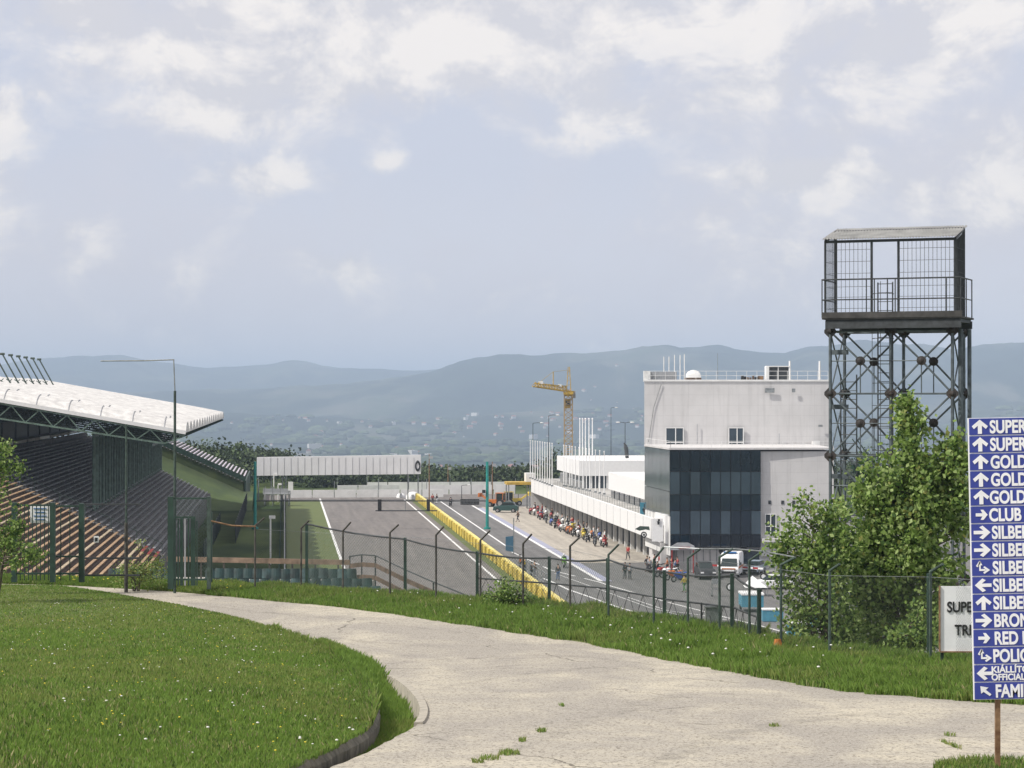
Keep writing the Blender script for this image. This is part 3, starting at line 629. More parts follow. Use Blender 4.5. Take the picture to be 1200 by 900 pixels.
for px, y0, y1 in ((817, 497, 523), (913, 508, 523)): mb = MB(); mb.tube(up(px, y0, -.12), up(px, y1, -.12), .05); mb.build('downpipe', M['grey'], uw)
mb = MB(); mb.path([up(775,450,-.08), up(766,478,-.08), up(762,505,-.08), up(760,518,-.08)], .035); mb.build('cable', M['steel'], uw)
# ledge over the glass block with its thin rail
mb = MB(); mb.poly([p+Vector((0,0,gz1)) for p in (P0-X_*.1-U*.1, Vector((wx1, DG+.5, 0)), Vector((wx1, UD+.2, 0)), P0+U*17.3-X_*.1)], (0,0,.22)); lg = mb.build('terrace_slab', M['render'], ct)
mb = MB(); a = P0+X_*.1+U*.1+Vector((0,0,gz1+.2)); b = Vector((wx1, DG+.9, gz1+.2)); n_ = 16
for k_ in range(n_+1): p = a.lerp(b, k_/n_); mb.tube(p, p+Vector((0,0,.75)), .025, 4)
for z in (.4, .75): mb.tube(a+Vector((0,0,z)), b+Vector((0,0,z)), .03, 4)
for k_ in range(7): p = a+U*k_*2.8; mb.tube(p, p+Vector((0,0,.75)), .025, 4)
mb.tube(a+Vector((0,0,.75)), a+U*16.8+Vector((0,0,.75)), .03, 4); mb.build('terrace_railing', M['white'], lg)
# roof railing, masts and machines
mb = MB(); a, b = fl+Vector((.1,.1,uz1+.2)), fr+Vector((-.1,.1,uz1+.2))
for k_ in range(19): p = a.lerp(b, k_/18); mb.tube(p, p+Vector((0,0,1.05)), .03, 4)
for z in (.5, 1.05): mb.tube(a+Vector((0,0,z)), b+Vector((0,0,z)), .032, 4); mb.tube(a+Vector((0,0,z)), a+Vector((.6,14,z)), .03, 4)
mb.build('roof_railing', M['white'], uw)
mb = MB(); mb.box(up(758, 441, .8), (.8, 1, 1.3)); mb.build('roof_cabinet', M['white'], uw)
mb = MB()
for k_ in range(12): mb.beam(up(763+k_*2.6, 445, .5), up(763+k_*2.6, 435, .5), .04, .04)
mb.para(up(762, 445, .7), (3.2,0,0), (0,.05,0), (0,0,.95)); mb.build('roof_screen', M['grey'], uw)
for px, y0 in ((778, 418), (784, 418), (790.5, 416), (797, 416), (802, 415)): mb = MB(); mb.tube(up(px, 446, 1.5), up(px, y0, 1.5), .055, 6); mb.build('antenna_mast', M['white'], uw)
mb = MB(); mb.tube(up(841, 447, 2), up(841, 414, 2), .035, 5, .02); mb.box(up(841, 437, 2), (.3,.3,.05)); mb.build('antenna_mast', M['steel'], uw)
for px, y0 in ((925.5, 423), (960.5, 423)): mb = MB(); mb.tube(up(px, 446, 1), up(px, y0, 1), .14, 8, .11); mb.build('vent_pipe', M['white'], uw)
# dish: a shallow shell on a dark base
mb = MB(); c = up(813, 441, 2.5)
rows = [[c+Vector((.95*math.sin(ph)*math.cos(th), .5-.3*math.cos(ph)+.2*math.sin(ph)*math.sin(th), .8*math.sin(ph)*math.sin(th))) for th in np.linspace(0, 2*math.pi, 17)] for ph in np.linspace(.02, 1.4, 6)]
mb.grid(rows); mb.tube(c+Vector((0,.3,-.2)), c+Vector((0,.3,-.9)), .06); dish = mb.build('satellite_dish', M['white'], uw)
mb = MB(); mb.box(up(812, 445, 1.5), (2.0,.8,.5)); mb.build('dish_base', M['brown'], uw)
c = up(911, 438.5, 1.8); mb = MB(); mb.box(c, (2.5,1.6,1.75)); ac = mb.build('cooling_unit', M['dsteel'], uw)
mb = MB(); mb.box(c+Vector((-1.3,-.2,0)), (.35,1.8,1.85)); mb.box(c+Vector((0,0,.93)), (2.8,1.9,.12)); mb.box(c+Vector((.0,-.84,0)), (.1,.06,1.7)); mb.build('unit_casing', M['white'], ac)
for i in range(8): mb = MB(); x_ = 869+i*3.3+random.random(); mb.box(up(x_, 443.5+random.random(), 1.2+random.random()), (random.uniform(.2,.45),.4,random.uniform(.3,.8))); mb.build('rooftop_box', random.choice([M['brown'], M['black'], M['rust'], M['grey']]), uw)
# ground floor details under the glass
for px in (835, 858, 880): 
    mb = MB(); c = Vector(((px-600)*.0965, DG+1.05, EYE-(652-HY)*.0965)); mb.box(c, (1.9,.08,1.7)); mb.build('shop_window', M['glass2'], ct)
for px in (848, 872):
    mb = MB(); c = Vector(((px-600)*.0962, DG+.95, EYE-(646-HY)*.0962)); mb.tube(c, c+Vector((0,.2,0)), .42, 14); mb.torus(c+Vector((0,-.02,0)), (0,1,0), .42, .05); mb.build('fan', M['dsteel'], ct)
for k_ in range(9): mb = MB(); p = P0+X_*(.9+k_*.75)+U*.6; mb.tube(p, p+Vector((0,0,gz0)), .05, 5); mb.build('pole', M['steel'], ct)
# ================================================================== PIT BUILDING
SB = 42.5; t0b, t1b = tD(252, SB), tD(384, SB)
pb = thing('pit_building', 'long white pit garage building with a bright white fascia over open garages', 'building', T((t0b+t1b)/2, 46))
mb = MB(); mb.para(T(t0b, SB, 3.25), V_*.4, U*(t1b-t0b), (0,0,2.4)); fa = mb.build('fascia', M['whiteclean'], pb)
for k_ in range(1, 22):
    mb = MB(); mb.para(T(t0b+(t1b-t0b)*k_/22, SB-.02, 3.27), V_*.03, U*.10, (0,0,2.36)); mb.build('fascia_joint', M['grey'], fa)
mb = MB(); mb.para(T(t0b, SB+.4, 5.3), V_*14, U*(t1b-t0b), (0,0,.25)); mb.build('roof_slab', mat('pale_roof_felt', (.44,.43,.41), .9, .2, .3), pb)
mb = MB(); mb.para(T(t0b, SB+.2, 3.2), V_*14, U*(t1b-t0b-.1), (0,0,.2)); mb.build('garage_ceiling', M['grey'], pb)
n = 26; st = (t1b-t0b-1)/n
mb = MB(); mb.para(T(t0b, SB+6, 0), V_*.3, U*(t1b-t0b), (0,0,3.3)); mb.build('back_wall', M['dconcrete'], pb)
mb = MB(); mb.para(T(t0b, SB, 0), V_*14, U*.3, (0,0,5.2)); mb.build('end_wall', M['render'], pb)
mb = MB(); mb.para(T(t1b-.3, SB, 0), V_*14, U*.3, (0,0,5.2)); mb.build('end_wall', M['render'], pb)
for k_ in range(n+1):
    t_ = t0b+.4+k_*st
    mb = MB(); mb.para(T(t_, 45-.25), V_*.45, U*.45, (0,0,3.25)); mb.build('column', M['white'], pb)
    if k_ % 2 == 0: mb = MB(); mb.para(T(t_+.1, 46), V_*2.6, U*.2, (0,0,3.2)); mb.build('partition', M['grey'], pb)
for k_ in range(n):
    t_ = t0b+.4+k_*st; mb = MB(); op = random.choice([1.2, 2.4, .9, .9, 1.6])
    mb.para(T(t_+.6, 47.0, 3.2-op), V_*.08, U*(st-.6), (0,0,op)); mb.build('garage_door', random.choice([M['white'], M['grey'], M['grey'], M['dconcrete']]), pb)
mb = MB()
for k_ in range(60): p = T(t0b+2+(t1b-t0b-4)*k_/59, SB+.6, 5.5); mb.tube(p, p+Vector((0,0,.9)), .03, 4)
mb.tube(T(t0b+2, SB+.6, 6.4), T(t1b-2, SB+.6, 6.4), .03, 4); mb.build('roof_railing', M['steel'], pb)
# upper box near the tower: white fascia over a dark window band
def boxTD(s0, s1, Da, Db, z0, z1, name, mt, par):
    mb = MB(); ta, tb = tD(Da, s0), tD(Db, s0); mb.para(T(ta, s0, z0), V_*(s1-s0), U*(tb-ta), (0,0,z1-z0)); return mb.build(name, mt, par)
mb = MB(); boxTD(45.5, 52.8, 270, 313, 6.75, 9.15, 'upper_box', M['whiteclean'], pb)
boxTD(45.8, 52.4, 270.6, 312.6, 5.56, 6.75, 'window_band', M['glass'], pb)
for k_ in range(9): D_ = 274+k_*4.4; boxTD(45.74, 45.82, D_, D_+.16, 5.56, 6.75, 'mullion', M['dsteel'], pb)
# farther lounge box
lb = boxTD(45.5, 60.5, 343, 372, 7.5, 9.85, 'far_box', M['whiteclean'], pb)
boxTD(45.9, 60.2, 343.4, 371, 5.56, 7.5, 'window_band', M['glass2'], pb)
for k_ in range(12): mb = MB(); mb.para(T(tD(343, 45.5)+.3, 45.9+k_*1.25, 5.56), V_*.3, U*.2, (0,0,1.95)); mb.build('window_pier', M['white'], lb)
mb = MB()
for k_ in range(14): p = T(tD(343, 45.5)+.3, 45.7+k_*1.1, 9.85); mb.tube(p, p+Vector((0,0,.8)), .035, 4)
mb.tube(T(tD(343, 45.5)+.3, 45.7, 10.65), T(tD(343, 45.5)+.3, 60, 10.65), .04, 4); mb.build('roof_railing', M['white'], lb)
# white stair block by the tower with its signs
sb = thing('stair_block', 'small white stair block joining the pit building to the glass tower', 'building', TD(262, 43.6))
mb = MB(); mb.poly([TD(258, 42.9, 3.2), TD(251, 42.9, 3.2), TD(251, 44.4, 3.2), TD(258, 44.4, 3.2)], (0,0,3.2)); mb.build('wall', M['whiteclean'], sb)
pn = thing('blue_advert', 'blue advertising panel on the corner of the window band beside the glass tower', 'sign', TD(279, 45.3, 5.8))
D_ = 268.5; c = at(755.5, 596, D_); mb = MB(); mb.box(c, (1.15, .12, 1.5)); mb.build('panel', M['lblue'], pn)
mb = MB(); mb.poly([c+Vector((x, -.07, z)) for x, z in ((-.1,-.6),(.15,-.55),(.3,-.1),(.45,.1),(.2,.25),(.1,.6),(-.12,.55),(-.1,.1),(-.3,-.1))], (0,-.03,0)); mb.build('dark_figure', M['black'], pn)
pn = thing('emblem_sign', 'green and black round emblem hung on the white fascia end beside the tower', 'sign', at(753, 628, 258))
c = at(753, 623, 258); mb = MB(); mb.poly([c+Vector((x, 0, z)) for x, z in ((-.9,.3),(-.3,.65),(.75,.6),(.85,.15),(.35,.25),(-.35,.1))], (0,.08,0)); mb.build('green_swoosh', M['postgreen'], pn)
for r_, m_, dy in ((.36, M['black'], -.05), (.22, M['white'], -.11), (.12, M['dsteel'], -.16)): mb = MB(); p = c+Vector((.15,dy,-.35)); mb.tube(p, p+Vector((0,.06,0)), r_, 16); mb.build('disc', m_, pn)
pn = thing('white_notice', 'white notice with a small black figure on the wall left of the glass block', 'sign', at(770, 638, 250.5))
c = at(770.5, 621, 250.4); mb = MB(); mb.box(c, (1.25,.08,2.6)); mb.build('panel', M['whiteclean'], pn)
c = at(771.5, 611, 250.3); mb = MB(); mb.ball(c+Vector((.06,-.04,.16)), (.13,.04,.13), 8, 6); mb.poly([c+Vector((x,-.06,z)) for x, z in ((-.1,-.35),(.1,-.35),(.16,-.05),(.02,.06),(-.18,.0),(-.25,.12),(-.12,-.1))], (0,.03,0)); mb.build('figure', M['black'], pn)
pn = thing('overhead_sign', 'white arched board with a red bar under the left end of the glass block', 'sign', at(798, 665, 249))
c = at(800, 641, 249.5); mb = MB(); mb.poly([c+Vector((x, 0, z)) for x, z in ((-1.5,-.35),(1.4,-.35),(1.3,.15),(.6,.5),(-.6,.5),(-1.3,.1))], (0,.1,0)); mb.build('board', M['grey'], pn)
mb = MB(); mb.box(c+Vector((.2,-.05,-.1)), (1.3,.06,.22)); mb.build('red_bar', M['red'], pn)
mb = MB()
for x in (-1.2, 1.2): mb.tube(c+Vector((x,.05,-.3)), Vector((c.x+x, c.y+.05, 0)), .06)
mb.build('leg', M['red'], pn)
# canopy at the far end
cn = thing('canopy', 'yellow canopy with a white cabin at the far end of the pit building', 'canopy', TD(390, 41.5))
mb = MB(); mb.para(TD(388, 38.8, 4.3), V_*4.6, U*5, (0,0,.45)); mb.build('roof', M['yelcrane'], cn)
for ds, dt in ((.3,.3), (.3,4.6), (4,.3), (4,4.6)): mb = MB(); p = T(tD(388, 38.8)+dt, 38.8+ds, 0); mb.tube(p, p+Vector((0,0,4.3)), .1); mb.build('leg', M['steel'], cn)
mb = MB(); mb.para(TD(389, 42.2, 4.8), V_*1.6, U*3, (0,0,1.5)); mb.build('cabin', M['white'], cn)
# ================================================================== FLAGPOLES, LAMPS, CRANE
def pole(px, ytop, D, zb, r, name, label, cat, group, mt='whiteclean'):
    b = at(px, 500, D); b.z = zb; t_ = at(px, ytop, D)
    o = thing(name, label, cat, b, group=group)
    mb = MB(); mb.tube(b, t_, r, 7, r*.7); mb.ball(t_, r*1.3, 6, 5); mb.build('mast', M[mt], o)
    mb = MB(); mb.tube(b, b+Vector((0,0,.25)), r*2.4, 8); mb.build('foot', M['steel'], o)
    return o
# first rank at the far end of the roof, one behind the other
for i in range(10):
    f = i/9; px = 621.5+f*25.5; D = 384-f*33
    pole(px, 516.3+f*3.5, D, 5.55, .085, 'flagpole', f'bare white flagpole, {ORD[i]} from the left in the leftmost rank on the pit roof', 'flagpole', 'flagpoles in the leftmost rank')
for i, px in enumerate((660.7,663.4,667.7,670.3,674.2,678.5,683.2,687.2,691,697.8,702.8,708)):
    pole(px, 521.8+(px-660)*.155, 352-(px-660)*.62, 5.55, .085, 'flagpole', f'bare white flagpole, {ORD[i]} from the left in the long rank before the far white box', 'flagpole', 'flagpoles in the long middle rank')
for i, px in enumerate((679.5,682.6,686,690.2,694.2)):
    pole(px, 490.8, 356, 5.55, .11, 'flagpole', f'tall bare white flagpole, {ORD[i]} from the left of the five highest ones', 'flagpole', 'five tallest flagpoles')
def lamp(px, ytop, D, zb, label, two=False, arm=1.4, name='street_lamp', r=.09):
    b = at(px, 500, D); b.z = zb; t_ = at(px, ytop, D); o = thing(name, label, 'lamp', b, group='tall lamp posts')
    mb = MB(); mb.tube(b, t_, r, 7, r*.6); mb.build('mast', M['dsteel'], o)
    for sgn in ((1,-1) if two else (1,)):
        mb = MB(); mb.path([t_, t_+Vector((sgn*arm*.5,0,.12)), t_+Vector((sgn*arm*.75,0,.1))], .05); mb.build('arm', M['dsteel'], o)
        mb = MB(); mb.ball(t_+Vector((sgn*arm*.9,0,.08)), (.42,.22,.12), 8, 6); mb.build('lamp_head', M['white'], o)
lamp(624.5, 496, 460, 0, 'slim lamp post standing left behind the leftmost flagpoles', arm=2.0)
lamp(643, 487, 440, 0, 'taller slim lamp post behind the right end of the leftmost flagpoles', arm=2.0)
lamp(732.5, 495.5, 400, 5, 'slim twin-headed lamp post above the far white box', two=True)
lamp(541, 569, 428, 0, 'small lamp post by the white barrier at the pit entry', arm=1.6)
lamp(716, 478, 520, 0, 'faint thin lamp post above the far white roof')
o = thing('tarpaulin_post', 'dark furled umbrella shape standing on the far white roof', 'umbrella', at(733, 536, 350))
mb = MB(); mb.tube(at(735,537,350), at(733.5,524,350), .28, 8, .34); mb.tube(at(733.5,524,350), at(731.2,519,350), .34, 8, .08); mb.build('furled_cloth', M['dsteel'], o)
DC = 430.
cr = thing('tower_crane', 'yellow tower crane rising behind the white pit building', 'crane', Vector(((666-600)*DC/F, DC, 0)))
cx = (666-600)*DC/F; mh = .78; ztop = EYE-(462-HY)*DC/F
mb = MB()
cs_ = [Vector((cx+a*mh, DC+b*mh, 0)) for a, b in ((-1,-1),(1,-1),(1,1),(-1,1))]
for p in cs_: mb.beam(p, p+Vector((0,0,ztop)), .20, .20)
nz = 20
for k_ in range(nz):
    z0, z1 = ztop*k_/nz, ztop*(k_+1)/nz
    for i in range(4):
        a, b = cs_[i], cs_[(i+1)%4]; mb.beam(a+Vector((0,0,z0)), b+Vector((0,0,z1)), .10, .10); mb.beam(b+Vector((0,0,z0)), a+Vector((0,0,z1)), .10, .10); mb.beam(a+Vector((0,0,z1)), b+Vector((0,0,z1)), .1, .1)
mb.build('mast', mat('faded_crane_paint', (.42,.31,.18), .7, .2, .5), cr)
c = Vector((cx-.1, DC, ztop-1.8)); mb = MB(); mb.box(c, (1.1,1.1,1.9)); cb = mb.build('cab', M['yelcrane'], cr)
mb = MB(); mb.box(c+Vector((0,-.56,.1)), (.9,.06,.9)); mb.build('cab_window', M['carglass'], cb)
mb = MB(); c2 = Vector((cx, DC, ztop+.2)); mb.box(c2, (1.9,1.9,.5)); mb.tube(c2-Vector((0,0,.6)), c2, .85, 12); mb.build('slewing_ring', M['yelcrane'], cr)
apx = at(666.5, 430, DC)
mb = MB()
for dx in (-.35, .5): mb.beam(Vector((cx+dx, DC, ztop+.4)), apx+Vector((dx*.3,0,0)), .15, .15)
for k_ in range(5): z = ztop+.6+k_*.9; mb.beam(Vector((cx-.3, DC, z)), Vector((cx+.4, DC, z+.5)), .07, .07)
mb.build('apex_frame', M['yelcrane'], cr)
jt = at(626, 453, DC-9); jb = Vector((cx-.3, DC, ztop+.55)); mb = MB(); d = (jt-jb); sd = d.cross(Vector((0,0,1))).normalized()*.55; upv = Vector((0,0,1.0))
for o_ in (sd, -sd): mb.beam(jb+o_, jt+o_*.6, .16, .16)
mb.beam(jb+upv, jt+upv*.6, .18, .18); nj = 12
for k_ in range(nj):
    a, b = jb+d*(k_/nj), jb+d*((k_+1)/nj); m_ = (a+b)/2+upv*.9
    for o_ in (sd, -sd): mb.beam(a+o_, m_, .09, .09); mb.beam(m_, b+o_, .09, .09)
    mb.beam(a+sd, a-sd, .08, .08)
mb.build('jib', M['yelcrane'], cr)
mb = MB(); mb.box(jb+d*.80+Vector((0,0,.95)), (.9,.5,.5)); mb.box(jb+d*.22+Vector((0,0,.95)), (.7,.5,.45)); mb.build('jib_box', M['white'], cr)
mb = MB(); p = jb+d*.42+Vector((0,0,.8)); mb.tube(p, p+Vector((0,0,2.6)), .09); mb.tube(p+Vector((0,0,2.6)), apx-Vector((0,0,.6)), .03, 4); mb.tube(p+Vector((0,0,2.6)), jt, .03, 4); mb.build('tie_post', M['yelcrane'], cr)
mb = MB(); mb.beam(jb+upv*.1, jb-d*.22+upv*.1, .8, .25); mb.build('counter_jib', M['yelcrane'], cr); mb = MB(); mb.box(jb-d*.2-Vector((0,0,.5)), (.9,.9,1.3)); mb.build('counterweight', M['concrete'], cr)
# ================================================================== GANTRIES
DGt = 331.
sg = thing('start_gantry', 'teal start-light gantry with two tall posts over track and pit lane', 'gantry', Vector(((435-600)*DGt/F, DGt, 0)))
for px in (299, 571):
    b = at(px, 500, DGt); b.z = 0; mb = MB(); mb.tube(b, at(px, 541, DGt), .24, 10, .2); mb.tube(b, b+Vector((0,0,.3)), .5, 10); mb.build('post', M['teal'], sg)
for y_, a in ((587, 299), (598.5, 440)): mb = MB(); mb.beam(at(a, y_, DGt), at(571 if y_ < 590 else 512, y_, DGt), .18, .16); mb.build('beam', M['dsteel'], sg)
for px, w_ in ((445, .55), (502, .5)): mb = MB(); mb.box(at(px, 591.5, DGt-.15), (w_,.35,1.6)); lt = mb.build('light_box', M['black'], sg)
for px in (475,): mb = MB(); mb.tube(at(px,587,DGt), at(px,598,DGt), .05); mb.build('hanger', M['steel'], sg)
mb = MB(); mb.box(at(567, 576, DGt-.2), (.5,.4,.5)); mb.build('camera_box', M['black'], sg)
DB = 420.
bg_ = thing('bridge_hoarding', 'long blank white hoarding bridging the track with a black oval at its right end', 'gantry', Vector(((397-600)*DB/F, DB, 0)))
a, b = at(301, 557.5, DB), at(493, 555.5, DB); za = EYE-(536-HY)*DB/F; zb = EYE-(533-HY)*DB/F
mb = MB(); mb.add([a, b, Vector((b.x,DB,zb)), Vector((a.x,DB,za)), a+Vector((0,1.6,0)), b+Vector((0,1.6,0)), Vector((b.x,DB+1.6,zb)), Vector((a.x,DB+1.6,za))], [(0,1,2,3),(4,5,6,7),(0,1,5,4),(1,2,6,5),(2,3,7,6),(3,0,4,7)]); pnl = mb.build('panel', mat('hoarding_white', (.70,.70,.72), .6, .06, .3), bg_)
for k_ in range(1, 24): x = a.x+(b.x-a.x)*k_/24; mb = MB(); mb.box((x, DB-.03, (a.z+za)/2), (.035,.05,za-a.z-.1)); mb.build('sheet_joint', M['grey'], pnl)
c = at(489.5, 546, DB-.05); mb = MB(); mb.torus(c, (0,1,0), .62, .22, 20, 5)
for i_, v_ in enumerate(mb.v): mb.v[i_] = (c.x+(v_[0]-c.x)*.62, c.y+(v_[1]-c.y)*.4, c.z+(v_[2]-c.z)*1.25)
mb.build('oval_mark', M['black'], pnl)
for px in (303, 318, 331, 335, 478, 490): mb = MB(); p = at(px, 556, DB+.8); mb.tube(Vector((p.x, p.y, 0)), p, .12); mb.build('post', M['steel'], bg_)
for px, y0, D in ((503, 532, 415), (577, 541, 415), (525, 545, 470)):
    b = at(px, 500, D); b.z = 0; o = thing('floodlight_mast', {503:'thin brownish mast at the far end of the yellow wall',577:'thin mast with a lamp box just right of the teal post',525:'thin grey mast behind the white barrier'}[px], 'mast', b, group='thin masts at the end of the straight')
    mb = MB(); mb.tube(b, at(px, y0, D), .12, 6, .08); mb.build('mast', M['rust'], o); mb = MB(); mb.box(at(px+2, y0+4, D), (.7,.3,.5)); mb.build('lamp_box', M['grey'], o)
# posts along the left of the track
for i, (px, y0, y1, D) in enumerate([(317,607,668,262),(321,557,600,420),(326,568,600,415),(311,575,600,410)]):
    b = at(px, 500, D); b.z = 0; o = thing('marshal_camera_post', ['nearest white post with a camera head left of the guard rail','far thin post left of the guard rail under the hoarding','far pale post beside the marshal platform','short far post left of the marshal platform'][i], 'post', b, group='posts left of the guard rail')
    mb = MB(); mb.tube(b, at(px, y0, D), .11, 6); mb.build('post', M['white'], o); mb = MB(); mb.box(at(px+2, y0, D)+Vector((0,0,.1)), (.7,.4,.35)); mb.build('camera_head', M['white'], o)
mp_ = thing('marshal_platform', 'grey scaffold marshal platform left of the far end of the track', 'platform', at(324, 600, 400)*1.0); 
pp = at(324, 594, 400)
for dx in (-2.2, -.7, .7, 2.2):
    for dy in (0, 2): mb = MB(); mb.tube(Vector((pp.x+dx, 400+dy, 0)), Vector((pp.x+dx, 400+dy, 3.4)), .07); mb.build('post', M['steel'], mp_)
mb = MB(); mb.box((pp.x, 401, 2.2), (4.8,2.4,.18)); mb.build('deck', M['grey'], mp_); mb = MB(); mb.box((pp.x, 400, 2.75), (4.8,.08,.8)); mb.build('banner', M['mblue'] if 0 else M['grey'], mp_)
mb = MB(); mb.box((pp.x+2.6, 399.6, 3.6), (.9,.1,1.6)); mb.build('number_board', M['white'], mp_)
# ================================================================== GRANDSTAND
def stand_z(s): return 3+.5*(-13-s)
gs = thing('grandstand', 'huge covered grandstand with long bench rows under a white vaulted roof', 'grandstand', T(300, -23))
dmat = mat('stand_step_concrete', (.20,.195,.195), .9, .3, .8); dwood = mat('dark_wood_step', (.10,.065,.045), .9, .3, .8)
pitch = .62; nrow = 33
def steps(t0, t1, mt, nm):
    mb = MB(); P = []
    for k_ in range(nrow): s = -13-k_*pitch; P += [(s, 3+.5*k_*pitch), (s-pitch, 3+.5*k_*pitch)] if k_ else [(s, 3.), (s-pitch, 3.)]
    Q = []
    for k_ in range(nrow): s = -13-k_*pitch; z = 3+.5*k_*pitch; Q += [(s, z-.31 if k_ else 2.2), (s, z), (s-pitch, z)]
    Q += [(-13-nrow*pitch, 0), (-13, 0)]
    n = len(Q); mb.add([T(t0, s, z) for s, z in Q]+[T(t1, s, z) for s, z in Q], [(i, (i+1)%n, n+(i+1)%n, n+i) for i in range(n)] + [tuple(range(n)), tuple(range(n, 2*n))])
    return mb.build(nm, mt, gs)
tA = tD(236, -20)
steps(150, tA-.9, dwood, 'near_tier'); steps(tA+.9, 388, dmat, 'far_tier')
# stepped aisle between
mb = MB(); Q = []
for k_ in range(nrow*2): s = -13-k_*pitch/2; z = 3+.25*k_*pitch-.12; Q += [(s, z), (s-pitch/2, z)]
Q += [(-13-nrow*pitch, 0), (-13, 0)]; n = len(Q)
mb.add([T(tA-.9, s, z) for s, z in Q]+[T(tA+.9, s, z) for s, z in Q], [(i, (i+1)%n, n+(i+1)%n, n+i) for i in range(n)]); mb.build('aisle', mat('aisle_concrete', (.20,.20,.20), .9, .3, .8), gs)
for k_ in range(nrow):
    s = -13-k_*pitch-.12; z = 3+.5*k_*pitch
    for (a, b, m_) in ((150, tA-1.0, M['woodp'] if k_ % 5 == 3 else M['wood']), (tA+1.0, 312, M['bench']), (313.2, 387, M['bench'])):
        if k_ >= 30 and a > 300: continue
        mb = MB(); mb.para(T(a, s-.26, z+.27), V_*.28, U*(b-a), (0,0,.07)); 
        for q in np.arange(a+1, b, 6): mb.para(T(q, s-.2, z), V_*.12, U*.08, (0,0,.27))
        mb.build('bench', m_, gs)
for k_ in (0, 1, 2): mb = MB(); mb.para(T(tA-9, -13-k_*pitch-.40, 3+.5*k_*pitch+.345), V_*.3, U*8, (0,0,.05)); mb.build('red_seat_board', mat('faded_red', (.25,.03,.03), .8, .3), gs)
# glass/wire parapet along the aisle top rows
mb = MB()
for k_ in range(8): p = T(tA+1.2, -13-k_*2.7, stand_z(-13-k_*2.7)+.1); mb.tube(p, p+Vector((0,0,1.05)), .04, 5)
mb.tube(T(tA+1.2, -13, 4.1), T(tA+1.2, -32, 4.1+9.5), .04, 5); mb.build('aisle_rail', M['postgreen'], gs)
# front wall and rail
mb = MB(); mb.para(T(150, -12.9, 0), V_*.2, U*238, (0,0,3.0)); mb.build('front_wall', M['dconcrete'], gs)
# roof: barrel vaults across, trusses between them
sF, zF, slope, sBk = -10.7, 16.0, .178, -41.5
Da_, Db_ = 236., 385.; ta, tb = tD(Da_, sF), tD(Db_, sF); nv = 17; st = (tb-ta)/nv
def rz_(s): return zF+slope*(sF-s)
vm = mat('white_roof_sheet', (.70,.69,.67), .65, .3, 1.1, col2=(.48,.47,.46), detail=10)
TR = 1.9; nseg = 12
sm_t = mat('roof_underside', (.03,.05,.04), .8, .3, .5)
for v_ in range(nv):
    mb = MB(); rows = []
    for j in range(9):
        f = j/8; zz = 1.15*math.sin(math.pi*f)**.7; rows.append([T(ta+st*(v_+f), s, rz_(s)+.12+zz*(1 if s < sF-.01 else .92)) for s in np.linspace(sF+.3 if True else 0, sBk, 11)])
    mb.grid(rows)
    fr = [r[0] for r in rows]; mb.add(fr+[T(ta+st*(v_+1), sF+.3, rz_(sF)), T(ta+st*v_, sF+.3, rz_(sF))], [tuple(range(11))])
    va = mb.build('roof_vault', vm, gs, smooth=False)
    if v_ < 2:
        for s in np.linspace(sF-2, sBk+2, 9):
            mb = MB(); mb.path([T(ta+st*(v_+j/8), s, rz_(s)+.17+1.15*math.sin(math.pi*j/8)**.7) for j in range(9)], .04, 4); mb.build('sheet_seam', M['grey'], va)
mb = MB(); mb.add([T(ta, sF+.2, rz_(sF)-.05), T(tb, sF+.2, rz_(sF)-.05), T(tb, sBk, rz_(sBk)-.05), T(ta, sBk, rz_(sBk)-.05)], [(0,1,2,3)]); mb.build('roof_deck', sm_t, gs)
mb = MB(); mb.beam(T(ta-.12, sF+.3, rz_(sF)+.02), T(ta-.12, sBk, rz_(sBk)+.02), .22, .40); mb.build('gable_fascia', M['whiteclean'], gs)
for v_ in range(nv+1):
    t_ = ta+st*v_; mb = MB(); g_ = []
    L1, L2 = 2.1, 1.25
    def low(s): f = (sF-s)/(sF-sBk); return rz_(s)-(1.45+.7*f)
    mb.beam(T(t_, sF+.2, rz_(sF)-.3), T(t_, sBk, rz_(sBk)-.3), .16, .16); mb.beam(T(t_, sF-2.0, low(sF-2.0)), T(t_, sBk, low(sBk)), .18, .18)
    mb.beam(T(t_, sF+.2, rz_(sF)-.35), T(t_, sF-2.0, low(sF-2.0)), .14, .14)
    k_ = 0; s = sF-2.0
    while s-1.45 > sBk: mb.beam(T(t_, s, low(s)), T(t_, s-1.45, rz_(s-1.45)-.3), .11, .11); mb.beam(T(t_, s-1.45, rz_(s-1.45)-.3), T(t_, s-2.9, low(s-2.9)), .11, .11); s -= 2.9
    mb.build('roof_truss', M['pgreen'] if v_ == 0 else M['green'], gs)  # nearest truss gets a paler green: sunlight on its chords put into the colour
    if 1 <= v_ :
        for s in (-21.2, -37):
            zb = stand_z(s) if s > -33 else 13
            if v_ == 1 or v_ > 1: mb = MB(); mb.tube(T(t_+5 if v_ == 1 and s > -30 else t_, s, zb-.3), T(t_+5 if v_ == 1 and s > -30 else t_, s, low(s)), .20, 8); mb.build('column', M['pgreen'], gs)
# half-way columns make the close-set row seen under the roof
for v_ in range(2, nv): mb = MB(); t_ = ta+st*(v_+.5); mb.tube(T(t_, -21.2, stand_z(-21.2)-.3), T(t_, -21.2, low(-21.2)), .16, 8); mb.build('column', M['pgreen'], gs)
for k_ in range(4): z = rz_(-21)-2.6; mb = MB(); mb.beam(T(ta, -14-k_*6, rz_(-14-k_*6)-1.9), T(tb, -14-k_*6, rz_(-14-k_*6)-1.9), .12, .25); mb.build('purlin', M['green'], gs)
